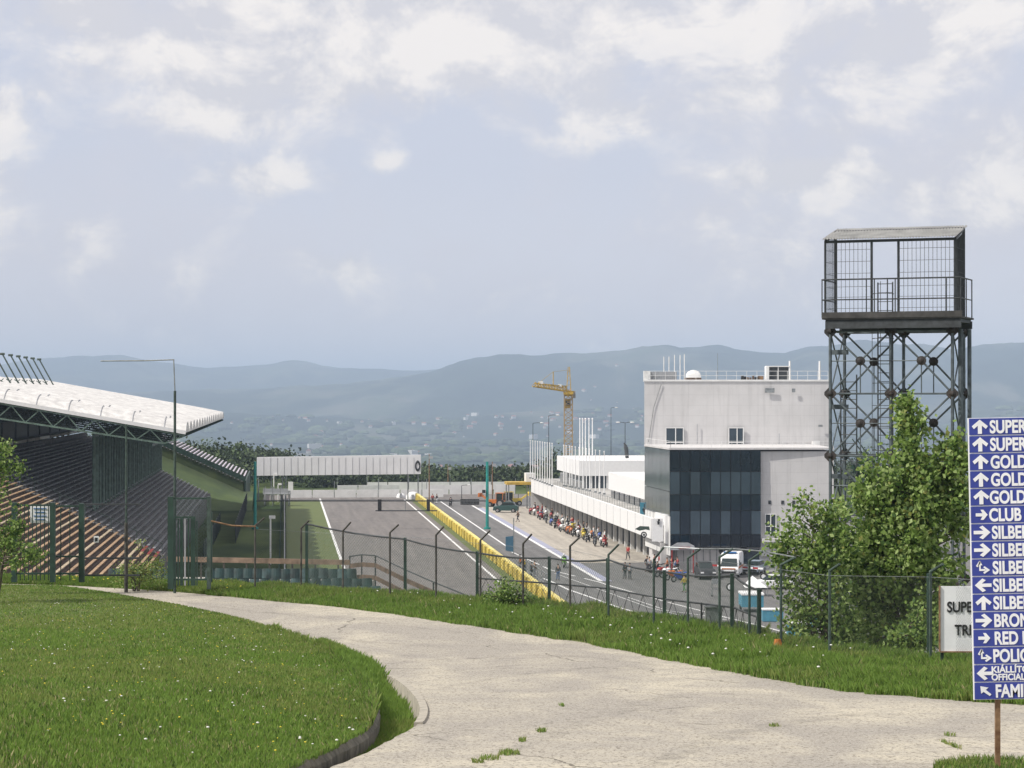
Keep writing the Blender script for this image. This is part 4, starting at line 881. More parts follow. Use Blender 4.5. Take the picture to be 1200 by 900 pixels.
# back wall, upper box fronts and stays on the roof
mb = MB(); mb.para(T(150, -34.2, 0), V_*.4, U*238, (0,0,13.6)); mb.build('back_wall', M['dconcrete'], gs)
mb = MB(); mb.para(T(ta, -40, 0), V_*.4, U*(tb-ta), (0,0,20.4)); mb.build('rear_cladding', M['green'], gs)
for k_ in range(8): mb = MB(); mb.para(T(262+k_*14, -34.3, 14.0), V_*1.6, U*12, (0,0,.35)); mb.build('box_ledge', M['concrete'] if k_ % 3 else M['white'], gs)
for k_ in range(8): mb = MB(); mb.para(T(262+k_*14, -34.5, 14.35), V_*.3, U*12, (0,0,2.3)); mb.build('box_front', M['dsteel'], gs)
for k_ in range(7):
    t_ = ta+st*(k_+5.6); s0 = -34.3; b = T(t_, s0, rz_(s0)+.6); tp = b+V_*-2.5+Vector((0,0,4.6)); mb = MB(); mb.tube(b, tp, .11, 6); mb.tube(tp-Vector((.3,0,0)), tp+Vector((.3,0,0)), .16, 6); mb.build('roof_mast', M['postgreen'], gs)
    mb = MB(); mb.tube((b+tp)/2-Vector((0,0,1.)), T(t_, s0-2.4, rz_(s0)+.8), .06, 5); mb.tube(b, T(t_, s0-2.0, rz_(s0)+1.9), .06, 5); mb.build('mast_stay', M['green'], gs)
# farther open stand beyond the roof
g2 = thing('open_grandstand', 'smaller uncovered grandstand with pale bench rows beyond the roofed one', 'grandstand', T(425, -16))
mb = MB(); Q = []; n2 = 26; p2 = .68
for k_ in range(n2): s = -7.3-k_*p2; z = 4.3+.45*k_*p2; Q += [(s, z), (s-p2, z)]
Q += [(-7.3-n2*p2, 0), (-7.3, 0)]; n = len(Q); t0, t1 = tD(400, -12), tD(452, -12)
mb.add([T(t0, s, z) for s, z in Q]+[T(t1, s, z) for s, z in Q], [(i, (i+1)%n, n+(i+1)%n, n+i) for i in range(n)]+[tuple(range(n)), tuple(range(n, 2*n))]); mb.build('tier', mat('mossy_bank', (.075,.10,.035), .95, .3, .4, col2=(.04,.065,.025)), g2)
pale = mat('lilac_bench', (.50,.46,.52), .7, .1, 1.)
for k_ in range(n2): s = -7.3-k_*p2-.45; z = 4.3+.45*k_*p2; mb = MB(); mb.para(T(t0, s, z+.25), V_*.30, U*(t1-t0), (0,0,.07)); mb.para(T(t0+1, s+.1, z), V_*.1, U*(t1-t0-2), (0,0,.26)); mb.build('bench', pale, g2)
mb = MB(); mb.para(T(t0-.3, -7.1, 0), V_*.25, U*(t1-t0+.6), (0,0,4.6)); mb.build('front_wall', M['green'], g2)
mb = MB(); mb.beam(T(t0-.3, -6.9, 4.8), T(t0-.3, -25.5, 13.1), .25, .9); mb.build('side_wall', M['green'], g2)
mb = MB(); rows = []
for s_ in np.linspace(-5.5, -26, 12): zt = 4.3+.45*(-7.3-min(s_, -7.3))-1.7; rows.append([T(t0-16, s_, -.02), T(t0-8, s_, zt*.55), T(t0-.1, s_, zt), T(t0+.1, s_, 0)])
mb.grid(rows); tagp(mb.build('grass_bank', M['bank'], smooth=True), kind='structure')
# dark screens standing on the grass in front
for i, (s, D0, D1, hh) in enumerate([(-9.5, 262, 330, 2.4), (-6.6, 300, 392, 2.6)]):
    mb = MB(); a = tD(D0, s); b = tD(D1, s); o = thing('screen_fence', ['dark green screen fence in front of the roofed stand','dark green screen fence leading to the open stand'][i], 'fence', T((a+b)/2, s))
    mb.para(T(a, s, .1), V_*.06, U*(b-a), (0,0,hh)); mb.build('screen', M['green'], o)
    for q in np.arange(a, b, 6): mb = MB(); mb.tube(T(q, s+.1, 0), T(q, s+.1, hh+.3), .06); mb.build('post', M['dsteel'], o)
# ================================================================== FENCES NEAR THE ROAD
def postA(px, ptop, pbot, tipx, tipy, par, m_='postgreen'):
    b = gp(px, pbot, -.1); D = b.y; tp = at(px, ptop, D); tip = at(tipx, tipy, D-.25); r = .034
    mb = MB(); mb.tube(b, tp, r, 7); mb.tube(tp, tip, r*.9, 7); mb.ball(tp, r, 7, 5); mb.build('post', M[m_], par); return b, tp, tip
fA = thing('bent_post_fence', 'front wire fence of slim posts with bent tops along the road verge', 'fence', gp(640, 722))
Adat = [(299,616,694,310,607),(353,619,693,362,610),(402,622,697,411,612),(457,624,703,467,615),(511,627,706,520,617),(563,633,711,574,622),(613,637,716,623,626),(668,640,722,679,630),(713,650,732,725,638),(766,656,740,778,641),(806,654,742,821,643),(843,653,748,859,643),(878,657,754,894,646),(915,662,765,932,653),(972,669,773,984,661),(1090,670,786,1105,661),(1190,676,796,1206,666)]
pv_ = None
for i, a in enumerate(Adat):
    b, tp, tip = postA(*a, fA, 'postgreen' if a[0] > 700 else 'postold')
    if pv_ is not None:
        netpanel('mesh_panel', [pv_[0]+Vector((0,0,.15)), b+Vector((0,0,.15)), tp-Vector((0,0,.12)), pv_[1]-Vector((0,0,.12))], M['net'], fA)
        if i >= 10 and i <= 13: mb = MB(); mb.tube(pv_[2], tip, .018, 5); mb.build('top_wire', M['steel'], fA)
        mb = MB(); mb.tube(pv_[0].lerp(pv_[1], .95), b.lerp(tp, .95), .006, 4); mb.build('line_wire', M['steel'], fA)
    pv_ = (b, tp, tip)
fB = thing('straight_post_fence', 'older wire fence of thick straight posts and sagging top cable just behind the bent posts', 'fence', gp(640, 716))
Bdat = [(245,600,690,3.2),(358,612,690,3.4),(474,630,697,3.0),(559,646,706,3.0),(644,652,712,2.6),(713,654,722,2.6),(780,668,733,2.8),(860,672,748,1.8),(892,690,755,1.2),(1094,672,782,1.6)]
pv_ = None
for i, (px, yt, yb, ww) in enumerate(Bdat):
    b = gp(px, yb, -.1)+Vector((0,.5,-.1)); tp = at(px, yt, b.y); mb = MB(); mb.box((b.x, b.y, (b.z+tp.z)/2), (.1,.1,tp.z-b.z)); mb.build('post', M['green'], fB)
    if pv_ is not None and 2 <= i < 9:
        q0, q1 = pv_; mid = (q1+tp)/2-Vector((0,0,.04)); 
        mb = MB(); mb.path([q1-Vector((0,0,.05)), q1.lerp(tp, .25)-Vector((0,0,.10)), mid-Vector((0,0,.08)), q1.lerp(tp, .75)-Vector((0,0,.10)), tp-Vector((0,0,.05))], .032, 6); mb.build('top_cable', M['dsteel'], fB)
        netpanel('mesh_panel', [q0+Vector((0,.03,.1)), b+Vector((0,.03,.1)), tp+Vector((0,.03,-.1)), q1+Vector((0,.03,-.1))], M['coarse'], fB)
        if i >= 4:
            h0, h1 = q0.lerp(q1, .52), b.lerp(tp, .52); mb = MB(); mb.tube(h0, h1, .028, 6); mb.build('middle_rail', M['dsteel'], fB)
            l0, l1 = q0.lerp(q1, .12), b.lerp(tp, .12); mb = MB(); mb.tube(l0, l1, .018, 5); nz_ = 4
            for k_ in range(nz_):
                u0, u1, u2 = k_/nz_, (k_+.5)/nz_, (k_+1)/nz_; mb.tube(l0.lerp(l1, u0), h0.lerp(h1, u1), .010, 4); mb.tube(h0.lerp(h1, u1), l0.lerp(l1, u2), .010, 4)
            mb.build('lattice', M['dsteel'], fB)
    pv_ = (b, tp)
# green railing gates on the left
def ptg(px, py, D): return at(px, py, D)
def barfence(name, label, x0, x1, ytop, ybot, n, thick=(), D=None, mid=None, r=.018, mt='green'):
    b0 = gp((x0+x1)/2, ybot); D = D or b0.y; o = thing(name, label, 'fence', Vector((b0.x, D, b0.z)))
    for px in thick: p = at(px, ybot+2, D); q = at(px, ytop-2, D); mb = MB(); mb.box(((p.x+q.x)/2, D, (p.z+q.z)/2), (.17,.17,q.z-p.z)); mb.build('post', M['green'], o)
    for py in [ytop+1, ybot-8]+([mid] if mid else []): mb = MB(); mb.beam(at(x0, py, D), at(x1, py, D), .05, .06); mb.build('rail', M[mt], o)
    for k_ in range(n): px = x0+(x1-x0)*(k_+.5)/n; mb = MB(); mb.tube(at(px, ytop, D), at(px, ybot, D), r, 5); mb.build('bar', M[mt], o)
    return o
barfence('railing_gate', 'dark green railing gate at the left with a white notice on it', 17, 64, 591, 680, 10, (17, 62), D=75)
barfence('railing_fence', 'green railing panel between the notice gate and the thin tall pole', 66, 98, 592, 680, 3, (96,), D=75.5, mid=652)
barfence('wire_frame', 'thin black pipe frame standing right of the green railings', 99, 164, 590, 682, 0, (), D=76, mid=654, mt='dsteel')
o = barfence('turnstile_frame', 'tall green turnstile frame with inner bars beside the road', 200, 245, 583, 687, 0, (), D=74.5, mt='green')
for px, w_ in ((200.5, .20), (245, .12)): p = at(px, 690, 74.5); q = at(px, 582, 74.5); mb = MB(); mb.box((p.x, 74.5, (p.z+q.z)/2), (w_,.18,q.z-p.z)); mb.build('post', M['green'] if px < 210 else M['teal'] if 0 else M['postgreen'], o)
for px, y0, w_ in ((205,608,.05),(209,608,.05),(213,606,.10),(217,608,.05),(221,606,.05),(226.5,606,.16),(231,610,.04)): p = at(px, 686, 75.2); q = at(px, y0, 75.2); mb = MB(); mb.box((p.x, 75.2, (p.z+q.z)/2), (w_,.06,q.z-p.z)); mb.build('bar', M['green'] if px != 217 else M['grey'], o)
mb = MB(); mb.beam(at(203, 606, 75.2), at(229, 606, 75.2), .05, .06); mb.build('rail', M['green'], o)
p = at(202, 584, 74.45); q = at(243, 609, 74.45); netpanel('mesh_panel', [Vector((p.x,74.45,q.z)), Vector((q.x,74.45,q.z)), Vector((q.x,74.45,p.z)), Vector((p.x,74.45,p.z))], M['coarse'], o)
p = at(229, 609, 74.9); q = at(243, 680, 74.9); netpanel('mesh_panel', [Vector((p.x,74.9,q.z)), Vector((q.x,74.9,q.z)), Vector((q.x,74.9,p.z)), Vector((p.x,74.9,p.z))], M['coarse'], o)
sg_ = thing('notice_board', 'white notice board fixed on the left green railing gate', 'notice', at(47, 612, 75.3))
mb = MB(); mb.box(at(47, 602.5, 75.25), (.66,.03,.6)); mb.build('board', M['signwhite'], sg_)
for k_ in range(4): mb = MB(); mb.box(at(47, 596+k_*4.3, 75.22), (.44-.08*(k_%2),.012,.035)); mb.build('text_line', M['mblue'], sg_)
sg_ = thing('small_notice', 'small white notice hanging on the pipe frame', 'notice', at(113, 637, 75.9))
mb = MB(); mb.box(at(113, 632, 75.95), (.17,.02,.22)); mb.build('board', M['signwhite'], sg_); mb = MB(); mb.box(at(113, 632, 75.93), (.09,.012,.12)); mb.build('mark', M['dsteel'], sg_)
# thin tall pole and the lamp mast with a long arm
b = at(148, 690, 76.5); b.z = float(H(76.5)); o = thing('slim_pole', 'slim tall green pole rising in front of the grandstand roof', 'pole', b)
mb = MB(); mb.tube(b, at(148, 497, 76.5), .045, 7, .035); mb.build('shaft', M['postgreen'], o); mb = MB(); mb.tube(b, b+Vector((0,0,2.4)), .065, 8); mb.build('sleeve', M['postold'], o)
b = at(205, 690, 76.); b.z = float(H(76)); o = thing('arm_lamp', 'tall thin mast with a long horizontal arm pointing left above the grandstand', 'mast', b)
mb = MB(); mb.tube(b, at(205, 458, 76), .05, 8, .045); mb.build('lower_mast', M['postgreen'], o); mb = MB(); mb.tube(at(205, 458, 76), at(203.5, 421, 76), .022, 6); mb.build('upper_mast', M['steel'], o)
mb = MB(); mb.path([at(203.5, 421.5, 76), at(170, 422.6, 76.2), at(118, 423, 76.6)], .022, 6); mb.build('arm', M['steel'], o)
# long brown hand rail behind the seats
o = thing('brown_railing', 'long brown wooden hand rail behind the rows of teal seats', 'railing', at(330, 690, 96))
a, b = at(196, 655, 97), at(410, 659, 96); mb = MB(); mb.beam(a, b, .10, .22); mb.build('rail', mat('weathered_rail', (.24,.17,.12), .8, .3, 2.), o)
for k_ in range(8): p = a.lerp(b, (k_+.5)/8); mb = MB(); mb.beam(p, Vector((p.x, p.y, 11.9)), .07, .07, (1,0,0)); mb.build('post', M['postold'], o)
a, b = at(245, 610, 75.2), at(300, 617, 75.4); o = thing('sagging_rail', 'thin rusty cable strung from the turnstile frame to the first bent post', 'cable', (a+b)/2); mb = MB(); mb.path([a, at(272, 616, 75.3), b], .03); mb.build('cable', M['rust'], o)
# seat terrace
st_ = thing('seat_terrace', 'concrete terrace with rows of worn teal plastic seats just below the fence', 'grandstand', Vector((at(330, 680, 90).x, 90, 11.9)))
xa, xb = at(128, 690, 95).x, at(425, 690, 90).x
mb = MB(); mb.box(((xa+xb)/2, 91, 8.9), (xb-xa, 15.5, 6)); mb.build('platform', M['concrete'], st_)
def seat_mb(x, y, z, w_=.40):
    mb = MB(); P = []
    for j in range(5): f = j/4; P.append([(x+w_*(-.5+i/4)*(1-.15*max(0,f-.6)*2), y+.06+.10*f-.05*math.sin(i/4*math.pi), z+.42+.40*f) for i in range(5)])
    mb.grid(P); mb.para((x-w_/2, y+.06, z+.38), (w_,0,0), (0,.38,0), (0,0,.05)); mb.para((x-.04, y+.12, z), (.08,0,0), (0,.1,0), (0,0,.4)); return mb
for r_, (D, n_, px0, px1) in enumerate(((93, 16, 246, 412), (88, 16, 250, 430), (84.4, 15, 252, 440), (93, 9, 132, 196))):
    for k_ in range(n_):
        px = px0+(px1-px0)*k_/(n_-1); p = at(px, 680, D); 
        if random.random() < .05: continue
        seat_mb(p.x, D, 11.9+random.uniform(-.02,.02), .42).build('seat', M['seat2'] if random.random() < .35 else M['seat'], st_)
# stepped rail descending to the right
o = thing('stair_railing', 'dark double-plank stair railing descending to the right behind the fence', 'railing', at(470, 700, 92))
seq = [(410,652,97),(424,650,96),(440,651,95),(476,668,91),(508,682,88.5),(548,698,86)]
P = [at(*q) for q in seq]; 
for a, b in zip(P, P[1:]):
    mb = MB(); mb.tube(a, b, .03, 6); mb.build('hand_rail', M['dsteel'], o)
    for dz in (-.42, -.95): mb = MB(); mb.beam(a+Vector((0,0,dz)), b+Vector((0,0,dz)), .05, .19); mb.build('plank', M['brown'], o)
for a in P[:-1]: mb = MB(); mb.beam(a, a-Vector((0,0,1.5)), .06, .06, (1,0,0)); mb.build('post', M['dsteel'], o)
for i in range(4):
    mb = MB(); a = at(448+i*26, 716, 90-i*.8); 
# grey cabinet by the fence
b = gp(836, 744); b.y += .8; o = thing('cable_cabinet', 'weathered grey metal cabinet behind the fence posts right of centre', 'cabinet', Vector((b.x, b.y, b.z-.2)))
p0 = at(827, 712, b.y); p1 = at(846, 748, b.y); mb = MB(); mb.para((p0.x, b.y, p1.z-.2), (p1.x-p0.x,0,0), (0,.35,0), (0,0,p0.z-p1.z+.2)); bd = mb.build('body', mat('stained_grey_metal', (.33,.35,.34), .6, .35, 5), o)
mb = MB(); mb.box(((p0.x+p1.x)/2, b.y+.17, p0.z+.02), (p1.x-p0.x+.06,.45,.04)); mb.build('lid', M['steel'], o); mb = MB(); mb.box(((p0.x+p1.x)/2, b.y-.012, (p0.z+p1.z)/2), (p1.x-p0.x-.06,.02,p0.z-p1.z-.08)); mb.build('door', M['steel'], o)
mb = MB(); q = at(822, 706, b.y); mb.tube(at(822, 746, b.y), q, .025); mb.build('stake', M['dsteel'], o)
# white sign fixed on the fence
b = at(1128, 780, 46); o = thing('white_sign', 'white board with black capitals fixed low on the fence, partly behind the blue sign', 'sign', Vector((b.x, 45.6, float(H(45.6)))))
p0, p1 = at(1101.5, 687, 45.6), at(1156, 763, 45.6)
mb = MB(); mb.para((p0.x, 45.6, p1.z), (p1.x-p0.x, 0, 0), (0,.04,0), (0,0,p0.z-p1.z)); mb.build('board', M['signwhite'], o)
mb = MB(); mb.box((p0.x-.01, 45.6, (p0.z+p1.z)/2), (.025,.07,p0.z-p1.z+.02)); mb.box(((p0.x+p1.x)/2, 45.6, p1.z-.01), (p1.x-p0.x,.07,.025)); mb.build('frame', M['rust'], o)
for px in (1104, 1152): p = at(px, 700, 45.66); mb = MB(); mb.box((p.x, 45.69, (p0.z+float(H(45.6)))/2), (.06,.06,p0.z-float(H(45.6)))); mb.build('post', M['green'], o)
def text(name, s, size, mt, par, loc, rot, sx=1., bold=.0, ext=.004, align='LEFT', loc_local=True):
    cu = bpy.data.curves.new(name, 'FONT'); cu.body = s; cu.size = size; cu.extrude = ext; cu.offset = bold; cu.align_x = align
    tmp = bpy.data.objects.new(name, cu); C.objects.link(tmp); dg = bpy.context.evaluated_depsgraph_get(); me = bpy.data.meshes.new_from_object(tmp.evaluated_get(dg)); bpy.data.objects.remove(tmp)
    Mx = Matrix.Translation(loc) @ rot @ Matrix.Diagonal((sx, 1, 1, 1)); me.transform(Mx); me.materials.clear(); me.materials.append(mt); me.name = name
    ob = bpy.data.objects.new(name, me); C.objects.link(ob); ob.parent = par; return ob
RX = Matrix.Rotation(R(90), 4, 'X')
for s_, px, py in (('SUPER', 1128.5, 717), ('TRI', 1128.5, 744)):
    p = at(px, py, 45.585)-Vector(o.location); text('lettering', s_, .30, M['black'], o, p, RX, .80, .007, align='CENTER')
# ================================================================== THE BIG BLUE SIGN
DS = 24.6; ppm = F/DS
c0 = gp(1170, 899); o = thing('direction_sign', 'tall blue direction board with sixteen rows of white arrows and words on a rusty post', 'sign', Vector((at(1170,895,DS).x, DS, float(H(DS)))))
tilt = Matrix.Rotation(-R(1.15), 4, 'Y'); org = at(1141, 820, DS)-Vector(o.location)   # lower left corner, in the sign's own frame
Wd = 1.5; Ht = 330/ppm; rh = Ht/16
def sp(x, y, z): return org + (tilt @ Vector((x, y, z)))
mb = MB(); mb.para(sp(0,0.004,0), tilt@Vector((Wd,0,0)), (0,.03,0), tilt@Vector((0,0,Ht))); mb.build('backing_board', M['signwhite'], o, local=True)
def arrow(kind, w_, h_):
    up_ = [(-.12,-.5),(.12,-.5),(.12,.08),(.36,-.16),(.48,.04),(0,.5),(-.48,.04),(-.36,-.16),(-.12,.08)]
    if kind == 'U': P = up_
    elif kind == 'R': P = [(y, -x) for x, y in up_]
    elif kind == 'L': P = [(-y, x) for x, y in up_]
    elif kind == 'r': P = [(-.42,-.13),(.05,-.13),(.05,-.13),(-.08,-.42),(.12,-.42),(.42,0),(.12,.42),(-.08,.42),(.05,.13),(-.42,.13)]
    elif kind == 'N': P = [(.30,-.42),(.42,-.28),(.02,.10),(.22,.28),(-.35,.40),(-.30,-.22),(-.14,-.06)]
    elif kind == 'B': return [[(x_*w_, y_*h_) for x_, y_ in q] for q in ([(-.34,.12),(-.20,.5),(-.02,.18),(-.14,.18),(-.14,-.10),(.18,-.10),(.18,-.24),(-.24,-.24),(-.24,.12)], [(.12,.10),(.48,-.18),(.10,-.46),(.02,-.36),(.24,-.18),(.04,.02)], [(-.46,.12),(-.22,.50),(-.10,.42),(-.34,.04)])]
    return [[(x*w_*1.12, y*h_*1.05) for x, y in P]]
ROWS = [('U','SUPER',26),('U','SUPER',26),('U','GOLD',26),('U','GOLD',26),('U','GOLD 4',24),('r','CLUB T',23),('R','SILBER',26),('R','SILBER',26),('B','SILBER',26),('L','SILBER',26),('U','SILBER',26),('R','BRONZ',26),('r','RED B',26),('B','POLICE',24),('L',None,24),('N','FAMILY',26)]
for i, (ak, wd_, xs) in enumerate(ROWS):
    zt = Ht-(i+1)*rh; gap = .013
    mb = MB(); mb.para(sp(.010,-.004,zt+gap/2), tilt@Vector((Wd-.02,0,0)), (0,.007,0), tilt@Vector((0,0,rh-gap))); rp = mb.build('row_panel', M['blue'], o, local=True)
    mb = MB(); big = 1. if ak in 'URLB' else .85
    for pl in arrow(ak, .165*big, .150*big): mb.poly([sp(.012+.115, -.006, zt+rh/2)+(tilt@Vector((x, 0, y))) for x, y in pl], (0,-.004,0))
    mb.build('arrow', M['signwhite'], rp, local=True)
    if wd_: text('lettering', wd_, .196, M['signwhite'], rp, sp(xs/ppm-.010, -.006, zt+rh/2-.070), tilt@RX, .74, .0060, .003)
    else:
        text('lettering', 'KIÁLLÍTÓK', .098, M['signwhite'], rp, sp(xs/ppm-.03, -.006, zt+rh/2+.006), tilt@RX, 1.02, .003, .003)
        text('lettering', 'OFFICIAL', .098, M['signwhite'], rp, sp(xs/ppm-.03, -.006, zt+rh/2-.078), tilt@RX, .92, .003, .003)
hb = -float(0)
for x_ in (.275, 1.22):
    p = sp(x_, .065, 0.05); mb = MB(); mb.para((p.x-.027, p.y-.03, -.3), (.054,0,0), (0,.05,0), (0,0,Ht+p.z+.2)); mb.build('post', M['rust'], o, local=True)
# ================================================================== WATCHTOWER
E1 = Vector((.93, -.37, 0)).normalized(); E2 = Vector((.37, .93, 0)).normalized(); W0 = Vector(((973-600)*75/F, 75, 0)); B_ = 2.06; DP = 2.1
wt = thing('watchtower', 'steel lattice observation tower with a wire cage under a corrugated roof', 'tower', Vector((W0.x, W0.y, 7.5)))
def wp(a, b, z): return W0+E1*a+E2*b+Vector((0,0,z))
ZN = [22.15, 20.05, 17.95, 15.85, 13.75, 11.65, 9.55]
tubm = mat('galvanised_tube', (.12,.145,.16), .55, .3, 3, metal=.3)
for a in (0, B_, 2*B_):
    for b in (0, DP):
        mb = MB(); mb.tube(wp(a, b, 7.4), wp(a, b, 22.35), .055, 8); mb.build('leg', tubm, wt)
mb = MB(); mb.tube(wp(2*B_+.18, .5, 17.6), wp(2*B_+.18, .5, 22.2), .085, 8); mb.tube(wp(2*B_+.40, .9, 17.6), wp(2*B_+.40, .9, 22.2), .07, 8); mb.build('drain_pipe', tubm, wt)
for zi, z in enumerate(ZN):
    mb = MB()
    for b in (0, DP): mb.tube(wp(0, b, z), wp(2*B_, b, z), .032, 6)
    for a in (0, B_, 2*B_): mb.tube(wp(a, 0, z), wp(a, DP, z), .03, 6)
    mb.build('ring_beam', tubm, wt)
    for b in (0, DP):
        for a in (0, B_, 2*B_):
            c = wp(a, b, z); mb = MB(); q = .20
            mb.poly([c+E1*x_*q+Vector((0,0,y_*q))-E2*.03*(1 if b == 0 else -1) for x_, y_ in ((-1,-.25),(-.25,-1),(.25,-1),(1,-.25),(1,.25),(.25,1),(-.25,1),(-1,.25))], E2*.03); mb.ball(c, .11, 8, 6); mb.build('node_plate', M['nodeiron'], wt)
for zi in range(len(ZN)-1):
    z0, z1 = ZN[zi+1], ZN[zi]; zm = (z0+z1)/2
    for b in (0, DP):
        mb = MB()
        for j in (0, 1):
            c = wp(B_*(j+.5), b, zm+.05)
            for a, z in ((B_*j, z0), (B_*j, z1), (B_*(j+1), z0), (B_*(j+1), z1)): mb.tube(wp(a, b, z), c, .034, 6)
            mb.tube(c, wp(B_*(j+.5), b, z0), .022, 5)
            if b == 0: mb.tube(wp(0 if j else B_*.5, b, zm+.05), c, .018, 5)
        mb.build('cross_brace', tubm, wt)
        for j in (0, 1):
            c = wp(B_*(j+.5), b, zm+.05); mb = MB(); mb.ball(c, (.14,.11,.14), 10, 7); mb.tube(c-E2*.06, c+E2*.06, .155, 12); mb.build('brace_hub', M['nodeiron'], wt)
    for a in (0, 2*B_): mb = MB(); mb.tube(wp(a, 0, z0), wp(a, DP, z1), .026, 6); mb.tube(wp(a, DP, z0), wp(a, 0, z1), .026, 6); mb.build('side_brace', tubm, wt)
    if zi % 2 == 0:
        for z in (z1-.7, z0-.45): mb = MB(); mb.beam(wp(-.05, .3, z), wp(.55, .3, z), .08, .16); mb.build('bracket', tubm, wt)
# ladders
def ladder(a, b, z0, z1, w_, hoops=True):
    mb = MB()
    for s_ in (-w_/2, w_/2): mb.tube(wp(a+s_, b, z0), wp(a+s_, b, z1), .024, 6)
    for z in np.arange(z0+.15, z1, .30): mb.tube(wp(a-w_/2, b, z), wp(a+w_/2, b, z), .013, 5)
    if hoops:
        for z in np.arange(z0+.4, z1, .75): mb.path([wp(a+.36*math.cos(q), b-.35-.40*math.sin(q), z) for q in np.linspace(-.4, math.pi+.4, 9)], .013, 4)
        for q in (.2, math.pi/2, math.pi-.2): mb.tube(wp(a+.36*math.cos(q), b-.35-.40*math.sin(q), z0+.4), wp(a+.36*math.cos(q), b-.35-.40*math.sin(q), z1), .012, 4)
    mb.build('ladder', M['dsteel'], wt)
ladder(1.78, .45, 8, 23.8, .50); ladder(.40, 1.0, 8, 20.7, .55, False)
# lower stair inside the left bay
for k_, (z0, z1) in enumerate(((17.6, 15.9), (15.9, 14.0), (14.0, 12.1))):
    a0, a1 = (.5, 1.75) if k_ % 2 == 0 else (1.75, .5); mb = MB()
    for b in (1.1, 1.7): mb.beam(wp(a0, b, z0), wp(a1, b, z1), .05, .16); mb.tube(wp(a0, b, z0+.9), wp(a1, b, z1+.9), .02, 5)
    for q in range(7): f = (q+.5)/7; p = wp(a0+(a1-a0)*f, 1.4, z0+(z1-z0)*f); mb.beam(p-E2*.3, p+E2*.3, .2, .03)
    mb.build('stair_flight', M['green'], wt)
# deck, cage, railing, roof
a0, a1 = -.18, 4.52
mb = MB(); mb.para(wp(a0+.1, -.35, 22.42), E1*(a1-a0-.2), E2*2.1, (0,0,.12)); 
for b in (-.35, 1.7): mb.beam(wp(a0+.1, b, 22.36), wp(a1-.05, b, 22.36), .08, .26)
mb.build('deck_frame', M['dsteel'], wt)
mb = MB(); mb.para(wp(a0, -.45, 22.54), E1*(a1-a0), E2*2.2, (0,0,.06)); mb.para(wp(a0, -.47, 22.58), E1*(a1-a0), E2*.03, (0,0,.20)); mb.build('deck_board', mat('weathered_deck', (.065,.062,.06), .85, .3, 3.), wt)
ca0, ca1 = -.17, 4.22; cb0, cb1 = .0, 1.5; zd = 22.6; zf_, zb_ = 25.18, 25.62
for a in (ca0, 1.42, 2.32, ca1):
    mb = MB(); mb.beam(wp(a, cb0, zd), wp(a, cb0, zf_), .07, .07, (1,0,0)); mb.build('cage_post', M['dsteel'], wt)
for a in (ca0, ca1): mb = MB(); mb.beam(wp(a, cb1, zd), wp(a, cb1, zb_), .09, .09, (1,0,0)); mb.build('cage_post', M['dsteel'], wt)
mb = MB(); mb.beam(wp(ca0, cb0, zf_), wp(ca1, cb0, zf_), .07, .09); mb.beam(wp(ca0, cb1, zb_), wp(ca1, cb1, zb_), .07, .09); mb.beam(wp(ca0, cb0, zf_), wp(ca0, cb1, zb_), .07, .09); mb.beam(wp(ca1, cb0, zf_), wp(ca1, cb1, zb_), .07, .09); mb.build('cage_top_frame', M['dsteel'], wt)
def wires(p0, p1, h0, h1, nx, zs, nm='wire_mesh', r=.009):
    mb = MB(); d = (p1-p0)
    for k_ in range(nx+1): p = p0+d*(k_/nx); hh = h0+(h1-h0)*k_/nx; mb.tube(p, p+Vector((0,0,hh)), r, 4)
    for z in zs: mb.tube(p0+Vector((0,0,z)), p1+Vector((0,0,z)), r, 4)
    mb.build(nm, M['dsteel'], wt)
zs_ = (.15,.32,.70,1.05,1.5,1.9,2.3)
for (x0, x1) in ((ca0+.12, 1.38), (2.36, ca1-.05)): wires(wp(x0, cb0, zd), wp(x1, cb0, zd), 2.55, 2.55, 10 if x0 < 1 else 13, zs_)
wires(wp(ca0, cb0, zd), wp(ca0, cb1, zd), 2.5, 2.9, 12, zs_); wires(wp(ca1, cb0, zd), wp(ca1, cb1, zd), 2.5, 2.9, 26, zs_); 
for z, rr in ((23.88, .026), (23.2, .022)):
    mb = MB(); mb.path([wp(a0, 1.65, z), wp(a0, -.42, z), wp(a1-.05, -.42, z), wp(a1-.05, 1.65, z)], rr, 6); mb.build('hand_rail', M['dsteel'], wt)
for a in (a0, .32, 1.33, 1.60, 2.04, 2.30, 4.0, a1-.05): mb = MB(); mb.tube(wp(a, -.42, 22.6), wp(a, -.42, 23.88), .02, 6); mb.build('rail_post', M['dsteel'], wt)
for b in (.6, 1.65): mb = MB(); mb.tube(wp(a1-.05, b, 22.6), wp(a1-.05, b, 23.88), .02, 6); mb.build('rail_post', M['dsteel'], wt)
mb = MB(); nco = 90; rows = []
for b, z in ((-.20, zf_+.07), (.9, zf_+.33), (2.0, zb_+.13)): rows.append([wp(ca0-.08+(ca1+.12-ca0)*k_/nco, b, z+(.022 if k_ % 2 else -.022)) for k_ in range(nco+1)])
mb.grid(rows); mb.grid([[p+Vector((0,0,.012)) for p in r] for r in rows]); mb.build('roof', mat('galvanised_corrugated', (.42,.42,.40), .5, .2, 2., metal=.25), wt)
